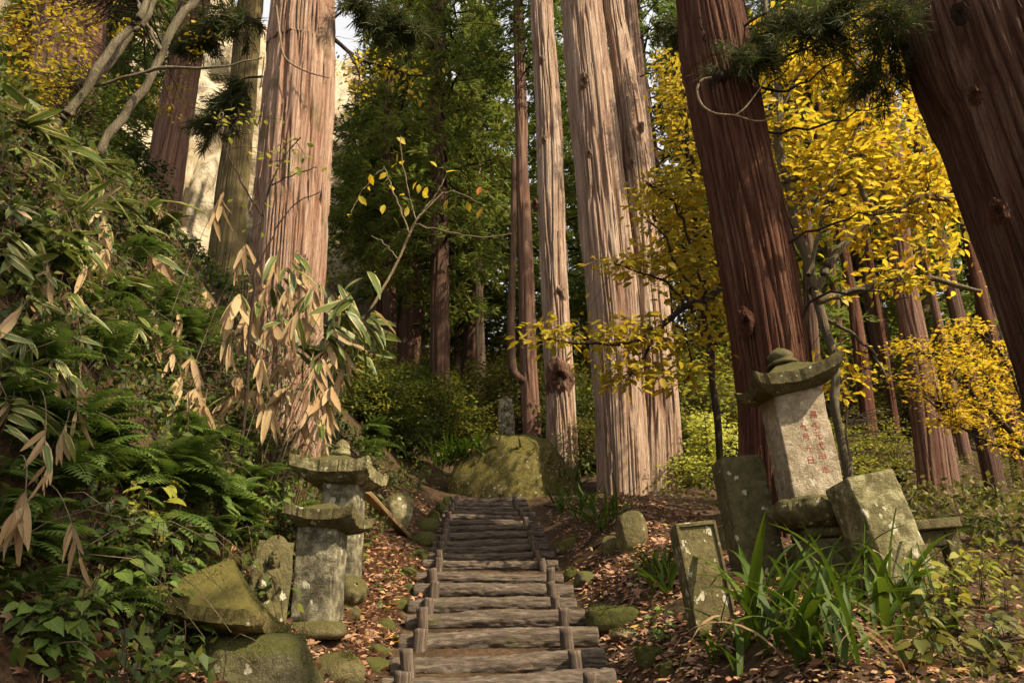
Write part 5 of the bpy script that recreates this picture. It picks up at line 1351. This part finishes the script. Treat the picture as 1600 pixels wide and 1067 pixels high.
# ---- ferns: each frond its own piece
def frond_tpl(n=17, seed=0, arch=1.25):
    r = np.random.default_rng(seed); V = []; T = []; Q = []; U = []
    t = np.linspace(0, 1, n + 1); a = .25 + arch * t
    y = np.concatenate([[0], np.cumsum(np.sin(a))])[:-1] / (n + 1); z = np.concatenate([[0], np.cumsum(np.cos(a))])[:-1] / (n + 1)
    for i in range(n + 1):
        k = len(V); V += [(-.006, y[i], z[i]), (.006, y[i], z[i])]; U += [(.4, .5)] * 2
        if i < n: Q.append((k, k + 1, k + 3 + (0 if i < 2 else 8), k + 2 + (0 if i < 2 else 8)))
        if i >= 2:
            L = .30 * math.sin(math.pi * (.12 + .88 * t[i]) ** .8) * r.uniform(.88, 1.08) + .012
            for sg in (-1, 1):
                dy, dz = math.sin(a[i]), math.cos(a[i]); w = .85 / n
                b0 = (0, y[i], z[i])
                # pinna: base, two mid points, tip
                mx = sg * L * .42; tip = (sg * L, y[i] + dy * L * .28, z[i] + dz * L * .22 - L * .22)
                m1 = (mx, y[i] + dy * (L * .1 + w * .62), z[i] + dz * (L * .1 + w * .62) - L * .03); m2 = (mx, y[i] + dy * (L * .1 - w * .55), z[i] + dz * (L * .1 - w * .55) - L * .05)
                j = len(V); V += [b0, m1, tip, m2]; U += [(.4, .5)] * 4
                T += [(j, j + 1, j + 3), (j + 1, j + 2, j + 3)]
        # keep the stride between rachis rows: 2 verts, plus 8 for each pinna pair
    return np.array(V, float), [np.array(T), np.array(Q)], np.array(U, float)
def _fr(s, arch):
    V, F, U = frond_tpl(17, s, arch); return mesh('frond', V, F, M['leaf_fern'], True, U)
FRONDS = [_fr(1, 1.2), _fr(2, 1.5), _fr(3, 1.8)]
FR = 'green ferns arching out of the left bank'
def fern(px, py, L, n, seed, off=.05, yaw=None, group=FR, label='green fern with arching feathery fronds on the left bank', sc=1.0):
    r = np.random.default_rng(seed); b = lift(px, py, off)
    root = thing('fern', label, 'fern', b, group)
    for k in range(n):
        a = k * 6.283 / n + r.uniform(-.5, .5) if yaw is None else yaw + r.uniform(-1.3, 1.3)
        l = L * r.uniform(.65, 1.1)
        put('frond', FRONDS[int(r.integers(3))], root, (0, 0, 0), (r.uniform(-.75, -.1), r.uniform(-.25, .25), a), (l * r.uniform(.85, 1.2), l, l))
r_ = np.random.default_rng(8); k = 0
for (px0, px1, py0, py1, n, L0, L1) in [(230, 430, 730, 830, 14, .42, .6), (60, 240, 690, 820, 9, .38, .55), (120, 330, 470, 580, 13, .4, .6), (330, 450, 780, 850, 8, .3, .45), (20, 160, 560, 690, 8, .4, .55), (250, 400, 600, 720, 9, .35, .5), (30, 260, 840, 960, 9, .25, .4), (560, 690, 640, 730, 8, .5, .8), (60, 300, 380, 470, 6, .4, .55), (-20, 60, 560, 740, 7, .3, .45), (-40, 40, 740, 900, 6, .3, .4)]:
    PL = 'amid the bamboo grass high on the left bank' if py1 < 600 else 'on the bank left of the upper steps' if px0 > 500 else 'just left of the capped stone pillars' if px0 >= 230 else 'low on the bank at the left edge'
    for _ in range(n):
        fern(r_.uniform(px0, px1), r_.uniform(py0, py1), r_.uniform(L0, L1), int(r_.integers(6, 10)), 300 + k, yaw=None if k % 3 else r_.uniform(-2.6, -.4), label='green fern with arching feathery fronds ' + PL); k += 1

# ---- bamboo grass: culm and every leaf its own piece
def sasa_leaf(mat, droop, w=.2, wave=.0, seed=0):
    V, F, U = leaf_tpl(w, .12, droop, ((0, .08), (.08, .55), (.25, .95), (.5, 1.), (.75, .72), (.92, .3), (1, 0)), wave)
    return mesh('leaf', V, F, M[mat], True, U)
SG = [sasa_leaf('leaf_sasa', d, w) for d, w in ((.1, .22), (.3, .2), (.5, .21))]
SD = [sasa_leaf('leaf_dry', d, w, wv) for d, w, wv in ((.08, .17, .012), (.2, .13, -.015), (-.1, .2, .01), (.1, .10, .02))]
def sasa(label, group, top, base, n, L, seed, dry=0.0, head=None, hang=.3, name='bamboo_grass'):
    r = np.random.default_rng(seed)
    root = thing(name, label, 'bamboo grass', base, group)
    b = np.array(base); tp = np.asarray(top)
    mid = (b + tp) / 2 + np.array([0, 0, .25 * np.linalg.norm(tp - b)]) + r.normal(size=3) * .05
    u = np.linspace(0, 1, 9)[:, None]; q = b * (1 - u) ** 2 + 2 * mid * u * (1 - u) + tp * u ** 2
    V, F = tube_arrays(q - b, np.linspace(.004, .0018, 9), 5)
    put('stem', mesh('stem', V, [F], M['twig_pale'] if r.random() < .5 or dry > .6 else M['twig'], True, None, None, {'inner': np.zeros(len(V))}), root)
    fw = unit(q[-1] - q[-3]) if head is None else unit(head)
    sd = unit(np.cross(fw, [0, 0, 1.]) + 1e-6)
    for k in range(n):
        isdry = r.random() < dry
        t = r.uniform(.78, 1); i = t * 8; j = min(int(i), 7); c = q[j] * (1 - (i - j)) + q[j + 1] * (i - j)
        ang = r.uniform(-1.2, 1.2)
        ax = fw * math.cos(ang) + sd * math.sin(ang) + r.normal(size=3) * .2
        ax[2] += -hang * r.uniform(.6, 1.6) * (3.2 if isdry else 1)
        nr = np.array([0, -.35, 1.]) + r.normal(size=3) * .4 if not isdry else np.array([0, -1., .2]) + r.normal(size=3) * .55
        l = L * r.uniform(.6, 1.1)
        me = SD[int(r.integers(4))] if isdry else SG[int(r.integers(3))]
        put('leaf', me, root, mat=frame_mat(c - b, ax, nr, l, l * r.uniform(.85, 1.25)))
GRN = 'green bamboo grass leaning out from the left bank'; DRY = 'withered tan bamboo grass hanging from the left bank'
r_ = np.random.default_rng(15)
def top_from(px, py, off):
    g = G(px, py)
    v = unit(np.array([0, 0, CZ]) - g)
    return g + v * off, g + np.array([r_.uniform(-.35, .05), r_.uniform(-.1, .25), 0])
k = 0
for (px0, px1, py0, py1, n, nl, L0, L1, off0, off1, hd) in [(150, 340, 170, 330, 28, 6, .24, .34, .5, 1.2, (.9, -.2, .0)), (20, 170, 130, 300, 14, 6, .22, .32, .4, 1.2, (.6, -.3, .1)), (200, 420, 270, 400, 22, 6, .2, .28, .3, .9, (.9, -.2, -.1)), (0, 150, 300, 430, 14, 6, .2, .3, .4, 1., (.7, -.4, -.1)), (460, 600, 400, 540, 20, 6, .2, .28, .3, .8, (.9, -.2, -.3)),
                                                           (560, 700, 560, 690, 26, 7, .24, .34, .2, .6, (.5, -.6, -.2)), (300, 400, 400, 480, 10, 5, .2, .28, .3, .7, (.8, -.3, -.1)), (60, 220, 440, 540, 6, 5, .18, .26, .3, .7, (.6, -.5, -.2)), (0, 100, 540, 720, 5, 5, .2, .3, .4, .9, (.6, -.4, -.3)), (-30, 60, 430, 640, 9, 6, .2, .28, .3, .6, (.6, -.4, -.2))]:
    PL = 'high on the left bank under the slanting limbs' if py1 <= 340 else 'beside the foot of the broad pinkish cedar' if px0 in (440, 460, 300) else 'on the bank left of the upper steps' if px0 > 500 else 'on the middle of the left bank' if py1 < 560 else 'low at the left edge of the bank'
    for _ in range(n):
        tp, g = top_from(r_.uniform(px0, px1), r_.uniform(py0, py1), r_.uniform(off0, off1))
        if px0 == 460: tp = P(r_.uniform(440, 600), r_.uniform(390, 560), r_.uniform(6.6, 7.8)); g = tp + np.array([-.7, .3, 0])
        hh = np.array(hd) + r_.normal(size=3) * np.array([.5, .4, .25])
        sasa('bamboo grass with long green pale-edged leaves ' + PL, GRN, tp, ground(g[0], g[1]) - np.array([0, 0, .05]), nl + int(r_.integers(-1, 4)), r_.uniform(L0, L1) * 265 * mpp(tp), 500 + k, .06, hh, .25); k += 1
for (px, py, n, L) in [(405, 610, 5, .18), (430, 640, 4, .17), (460, 600, 5, .18), (480, 660, 5, .17), (515, 640, 5, .18), (450, 560, 4, .17), (380, 590, 4, .17), (535, 540, 4, .17), (300, 560, 5, .2), (320, 640, 5, .2), (240, 520, 4, .2), (330, 470, 5, .2), (160, 345, 5, .22), (165, 400, 6, .24), (135, 415, 4, .2), (235, 400, 6, .2), (268, 405, 3, .2), (380, 455, 6, .2), (395, 480, 6, .2), (365, 490, 4, .17), (420, 440, 4, .17), (283, 500, 3, .16), (270, 560, 3, .17), (285, 610, 6, .18), (300, 615, 4, .17), (370, 620, 4, .18), (360, 535, 4, .17), (385, 520, 4, .16), (500, 615, 5, .17), (505, 560, 4, .17), (520, 600, 4, .17), (470, 480, 4, .17), (490, 470, 4, .16), (530, 500, 5, .16), (545, 560, 4, .15), (520, 530, 4, .16), (475, 420, 4, .16), (440, 380, 4, .16), (20, 800, 6, .26), (35, 810, 4, .25), (70, 700, 4, .2), (75, 740, 3, .16), (120, 640, 3, .22), (25, 500, 3, .18), (10, 620, 3, .2), (660, 660, 5, .22), (655, 655, 3, .2), (560, 610, 4, .18), (350, 300, 4, .16), (390, 370, 5, .17), (320, 395, 3, .16), (125, 870, 4, .16), (250, 340, 3, .17), (80, 455, 3, .17), (455, 440, 4, .15), (500, 440, 4, .15), (430, 500, 4, .17), (410, 560, 4, .17), (90, 690, 3, .18)]:
    off = .55 if px > 330 else .9
    tp, g = top_from(px, py, off if px < 600 else .35)
    if 340 < px < 556:                       # in front of the broad cedar's foot
        tp = P(px, py, min(r_.uniform(6.4, 7.8), g[1] - .4)); g = tp + np.array([-.5, .3, 0])
    sasa('withered bamboo grass with hanging tan leaves ' + ('in front of the broad pinkish cedar' if 340 < px < 600 else 'beside the upper steps' if px >= 600 else 'low at the left edge of the bank' if px < 140 and py > 450 else 'on the middle of the left bank'), DRY, tp, ground(g[0], g[1]) - np.array([0, 0, .05]), n + 3, L * 330 * mpp(tp), 700 + k, .92, np.array([.3, -.5, -.3]) + r_.normal(size=3) * .3, .55); k += 1

# ---- broad-leaved herbs: each leaf its own piece
def herb_leaf(mat, lob):
    t = np.linspace(0, 1, 15); w = np.sin(np.pi * np.clip(t * .93 + .07, 0, 1) ** (.62 if lob else .75)) ** .9; w = w * np.where(np.arange(15) % 2, 1.06, .86 if lob else .93); w[-1] = 0
    V, F, U = leaf_tpl(.66 if lob else .58, .13, .28, tuple(zip(t.tolist(), w.tolist())), .012)
    return mesh('leaf', V, F, M[mat], True, U)
HL = {m: [herb_leaf(m, a) for a in (0, 1)] for m in ('leaf_herb', 'leaf_yellowgreen', 'leaf_green', 'leaf_olive')}
def herb(label, group, b, n, h, L, mat, seed, name='herb'):
    r = np.random.default_rng(seed); root = thing(name, label, 'plant', b, group)
    lines = []; lean = np.array([r.uniform(-.1, .35), r.uniform(-.45, 0), 1.]) * h
    st = resample(np.array([[0, 0, -.05], lean * .55 + r.normal(size=3) * .02, lean]), 8); lines.append((st, np.linspace(.004, .0015, 8)))
    L_ = []
    for k in range(n):
        t = r.uniform(.3, 1); c = np.array([np.interp(t, np.linspace(0, 1, 8), st[:, j]) for j in range(3)])
        a = k * 2.4 + r.uniform(-.4, .4); dv = np.array([math.cos(a), math.sin(a), .25]); e = c + dv * L * .55
        lines.append((np.array([c, (c + e) / 2 + [0, 0, .01], e]), np.array([.0022, .0018, .0014])))
        L_.append((e, dv + np.array([0, 0, -.55]) + r.normal(size=3) * .2, np.array([.1, -.35, 1]) + r.normal(size=3) * .35, L * r.uniform(.6, 1.15)))
    put('stem', tubes('stem', lines, M['twig'], 4), root)
    for e, ax, nr, l in L_: put('leaf', HL[mat][int(r.integers(2))], root, mat=frame_mat(e, ax, nr, l))
r_ = np.random.default_rng(23); k = 0
for (px0, px1, py0, py1, n, h0, h1, L0, L1, mat, lab, grp) in [
        (150, 300, 850, 950, 22, .12, .3, .09, .15, 'leaf_herb', 'leafy green herb with broad toothed leaves below the ferns on the left', 'green herbs at the lower left'),
        (20, 260, 960, 1066, 26, .1, .22, .07, .11, 'leaf_herb', 'leafy green herb with broad leaves in the lower left corner of the bank', 'green herbs at the lower left'),
        (330, 440, 790, 840, 16, .12, .25, .09, .14, 'leaf_herb', 'leafy green herb with broad leaves above the pointed relief stele', 'green herbs at the lower left'),
        (10, 110, 370, 450, 9, .15, .3, .12, .2, 'leaf_green', 'large-leaved dark herb at the left edge of the bank', 'large-leaved herbs on the left bank'),
        (200, 460, 380, 640, 26, .15, .3, .06, .1, 'leaf_green', 'small dark leafy herb scattered over the left bank', 'small dark herbs on the left bank'),
        (205, 250, 800, 850, 3, .18, .28, .10, .14, 'leaf_yellowgreen', 'yellowing herb with pale broad leaves amid the ferns', 'yellowing herbs amid the ferns'),
        (1400, 1595, 960, 1062, 24, .1, .25, .06, .1, 'leaf_olive', 'low herb with olive-green leaves in the lower right corner', 'low herbs in the lower right corner'),
        (1480, 1595, 890, 960, 12, .15, .3, .06, .09, 'leaf_yellowgreen', 'sparse yellow-green herb behind the low herbs on the far right', 'yellow-green herbs on the far right'),
        (1400, 1500, 930, 990, 7, .15, .25, .07, .1, 'leaf_yellowgreen', 'sparse yellow-green herb behind the low herbs on the far right', 'yellow-green herbs on the far right'),
        (1010, 1090, 960, 1010, 7, .05, .12, .04, .06, 'leaf_herb', 'tiny green seedling in the leaf litter on the path edge', 'seedlings in the leaf litter'),
        (560, 640, 860, 960, 12, .04, .1, .035, .055, 'leaf_herb', 'tiny green seedling in the leaf litter on the path edge', 'seedlings in the leaf litter'),
        (560, 700, 690, 780, 14, .15, .35, .08, .13, 'leaf_green', 'leafy plant on the steep bank left of the upper steps', 'leafy plants left of the upper steps')]:
    for _ in range(n):
        px, py = r_.uniform(px0, px1), r_.uniform(py0, py1)
        herb(lab, grp, lift(px, py, .03), int(r_.integers(6, 11)), r_.uniform(h0, h1), r_.uniform(L0, L1), mat, 900 + k); k += 1
p = G(1175, 985); herb('single round pale green leaf plant at the foot of the tilted slab', None, p, 3, .16, .2, 'leaf_herb', 1500)

# ---- the leafy skin of the bank: masses nobody could count
def cover(name, boxes, n, mat, size, tpl, seed, up=.06, off=(0, .25), flat=.6, axis=None):
    r = np.random.default_rng(seed); acc = Acc(); pos = []
    for (x0, x1, y0, y1, w) in boxes:
        m = int(n * w); x = r.uniform(x0, x1, m); y = r.uniform(y0, y1, m)
        keep = vn(x * 1.6, y * 1.6, seed, seed) > .36
        x, y = x[keep], y[keep]
        keep = np.abs(x - xc(y)) > .95; x, y = x[keep], y[keep]
        pos.append(np.stack([x, y, H(x, y) + up + r.uniform(*off, len(x)) * (.4 + vn(x * 2.2, y * 2.2, 4, seed + 1))], -1))
    pos = np.concatenate(pos); m = len(pos)
    nr = r.normal(size=(m, 3)) * (1 - flat) + np.array([.35, -.15, 1.]) * flat
    ax = r.normal(size=(m, 3)) + np.array([.3, -.5, -.3])
    scatter_leaves(acc, tpl, pos, ax, nr, r.uniform(.5, 1.2, m) * size)
    tag(put(name, acc.mesh(name, M[mat])), kind='stuff')
cover('ground_cover', [(-6.5, -1.5, 3.2, 9, .6), (-9, -2, 9, 14, .4)], 15000, 'leaf_deep', .10, T_SMALL, 1, off=(0, .22))
cover('ground_cover', [(-6.5, -1.4, 3, 9, .6), (-9, -1.6, 9, 15, .4)], 11000, 'leaf_green', .10, T_SMALL, 2, off=(0, .26))
cover('ground_cover', [(-6, -1.7, 3, 10, 1)], 8000, 'leaf_olive', .07, T_SMALL, 3, off=(0, .24))
cover('ground_cover', [(-5, 5, 15.5, 22, .5), (-12, 12, 20, 34, .5)], 9000, 'leaf_green', .14, T_DIAMOND, 4, off=(0, .6))
cover('ground_cover', [(2.2, 12, 8, 16, .5), (3, 22, 14, 30, .5)], 9000, 'leaf_olive', .11, T_DIAMOND, 5, off=(0, .5))
cover('ground_cover', [(2.9, 9, 5.8, 11, 1)], 3500, 'leaf_green', .08, T_SMALL, 7, off=(0, .3))
cover('ground_cover', [(2.6, 8, 5.4, 10, 1)], 2500, 'leaf_olive', .08, T_SMALL, 8, off=(0, .35))
cover('ground_cover', [(1.7, 4.5, 2.6, 6.5, 1)], 3200, 'leaf_olive', .05, T_SMALL, 6, off=(0, .12))
def dry_stems():
    r = np.random.default_rng(4); lines = []
    for k in range(520):
        x = r.uniform(-5.2, -1.5); y = r.uniform(3.2, 9.5); b = np.array([x, y, float(H(x, y))]); L = r.uniform(.25, .8)
        d = unit(r.normal(size=3) * np.array([1, 1, .5]) + np.array([.4, -.4, .25])) * L
        lines.append((resample(np.array([b, b + d * .5 + [0, 0, .12 * L], b + d + [0, 0, -.2 * L]]), 6), np.linspace(.0035, .0012, 6)))
    tag(put('dry_stems', tubes('dry_stems', lines, M['twig_pale'], 4)), kind='stuff')
    lines = []
    for k in range(700):
        x = r.uniform(-4.6, -1.6); y = r.uniform(3.3, 9); b = np.array([x, y, float(H(x, y)) + .1]); L = r.uniform(.2, .6)
        d = np.array([r.normal() * .15, -.25 + r.normal() * .15, -1]) * L
        lines.append((resample(np.array([b, b + d * .5 + r.normal(size=3) * .03, b + d]), 5) + np.array([.1, -.12, .12]), np.linspace(.003, .0015, 5)))
    tag(put('bank_roots', tubes('bank_roots', lines, M['twig'], 4)), kind='stuff')
dry_stems()

# ---- fallen leaves
def litter(name, boxes, n, size, seed, cond=None, mat='litter'):
    r = np.random.default_rng(seed); acc = Acc(); pos = []
    for (x0, x1, y0, y1, w) in boxes:
        m = int(n * w); x = r.uniform(x0, x1, m); y = r.uniform(y0, y1, m) ** 1.0
        keep = (np.abs(x - xc(y)) > .74 + .1 * r.random(m)) & (vn(x * 2.4, y * 2.4, 0, seed) > .22)
        x, y = x[keep], y[keep]; pos.append(np.stack([x, y, H(x, y) + r.uniform(.006, .03, len(x))], -1))
    pos = np.concatenate(pos); m = len(pos); h = m // 2
    nr = r.normal(size=(m, 3)) * .42 + np.array([0, 0, 1.]); ax = r.normal(size=(m, 3)) * np.array([1, 1, .2]); sz = r.uniform(.3, 1.25, m) ** 1.0 * size
    curl = leaf_tpl(.6, .28, -.18); curl2 = leaf_tpl(.55, -.2, .3)
    scatter_leaves(acc, curl, pos[:h], ax[:h], nr[:h], sz[:h]); scatter_leaves(acc, curl2, pos[h:], ax[h:], nr[h:], sz[h:])
    tag(put(name, acc.mesh(name, M[mat])), kind='stuff')
litter('leaf_litter', [(-2.2, -.8, 3.3, 9, .55), (-2.4, -.9, 9, 14, .12), (.6, 2.1, 3, 8.5, .36), (.6, 2.2, 8.5, 13, .10)], 23000, .064, 1)
litter('leaf_litter', [(1.8, 4.5, 2.6, 7, .3), (1.5, 10, 7, 16, .5)], 7000, .062, 2)
def big_litter():
    r = np.random.default_rng(44); a = Acc(); m = 2600
    x = np.where(r.random(m) < .55, r.uniform(-2.1, -.85, m), r.uniform(.65, 2.2, m)); y = 3.2 + 6.5 * r.random(m) ** 1.2
    k = vn(x * 2, y * 2, 0, 9) > .35; x, y = x[k], y[k]; n = len(x)
    scatter_leaves(a, T_MAPLE, np.stack([x, y, H(x, y) + r.uniform(.015, .045, n)], -1), r.normal(size=(n, 3)) * np.array([1, 1, .25]), r.normal(size=(n, 3)) * .45 + np.array([0, 0, 1.]), r.uniform(.05, .11, n))
    tag(put('leaf_litter', a.mesh('leaf_litter', M['litter'])), kind='stuff')
big_litter()
# single leaves one can point at on the steps
r_ = np.random.default_rng(3)
LFM = [mesh('fallen_leaf', *t[:2], M[m], True, t[2]) for t, m in ((leaf_tpl(.6, .25, -.15), 'litter'), (T_MAPLE, 'leaf_orange'), (leaf_tpl(.6, .2, .2), 'leaf_gold'))]
for k in range(26):
    i = int(r_.integers(0, 17)); y0, z0, l, rr, _ = LOGS[i]; y1 = LOGS[i + 1][0]
    x = r_.uniform(l + .05, rr - .05); y = y0 + (y1 - y0) * r_.uniform(.15, .5)
    o = put('fallen_leaf', LFM[0], None, (x, y, z0 - .005), (r_.uniform(-.2, .2), r_.uniform(-.2, .2), r_.uniform(0, 6)), r_.uniform(.04, .08))
    tag(o, 'dry brown leaf fallen on a tread of the log stairway', 'fallen leaf', 'fallen leaves on the treads')
def one_leaf(px, py, m, sz, lab):
    g = G(px, py); tag(put('fallen_leaf', LFM[m], None, g + np.array([0, 0, .03]), (.25, .1, 1.3 + px), sz), lab, 'fallen leaf')
one_leaf(612, 950, 1, .11, 'bright orange leaf in the litter left of the lower steps'); one_leaf(618, 1010, 1, .11, 'orange leaf beside the lowest mossy stones at the left path edge')
one_leaf(1000, 990, 1, .06, 'small red-orange maple leaf lying on the flat pale stepping stone'); one_leaf(622, 835, 2, .13, 'yellow leaf at the lower end of the weathered plank')
one_leaf(955, 975, 2, .1, 'narrow yellow leaf beside the blocky mossy stone'); one_leaf(940, 1000, 1, .1, 'orange leaf by the right end of the third log from the bottom')
# fallen sticks
for k, (a, b_) in enumerate([((930, 908), (975, 925)), ((925, 860), (960, 845)), ((1010, 1000), (1060, 960)), ((1130, 985), (1095, 968)), ((850, 790), (880, 800)), ((560, 900), (600, 880))]):
    p0, p1 = G(*a), G(*b_); q = resample(np.array([p0, (p0 + p1) / 2 + np.array([0, 0, .02]), p1]), 10) + np.array([0, 0, .015])
    V, F = tube_arrays(q - p0, .012 * (1 + .4 * (vn(np.arange(10) * .8, k) - .5)), 7)
    o = put('fallen_stick', mesh('fallen_stick', V, [F], M['twig'], True, None, None, {'inner': np.zeros(len(V))}), None, p0)
    tag(o, ['fallen stick beside the dark angular stone by the logs', 'fallen stick between the flat ridged stone and the egg-shaped stone', 'fallen stick right of the flat pale stepping stone', 'fallen stick at the foot of the tilted slab', 'forked stick at the upper right end of the stairway', 'fallen stick in the litter right of the carved lotus stone'][k], 'stick')
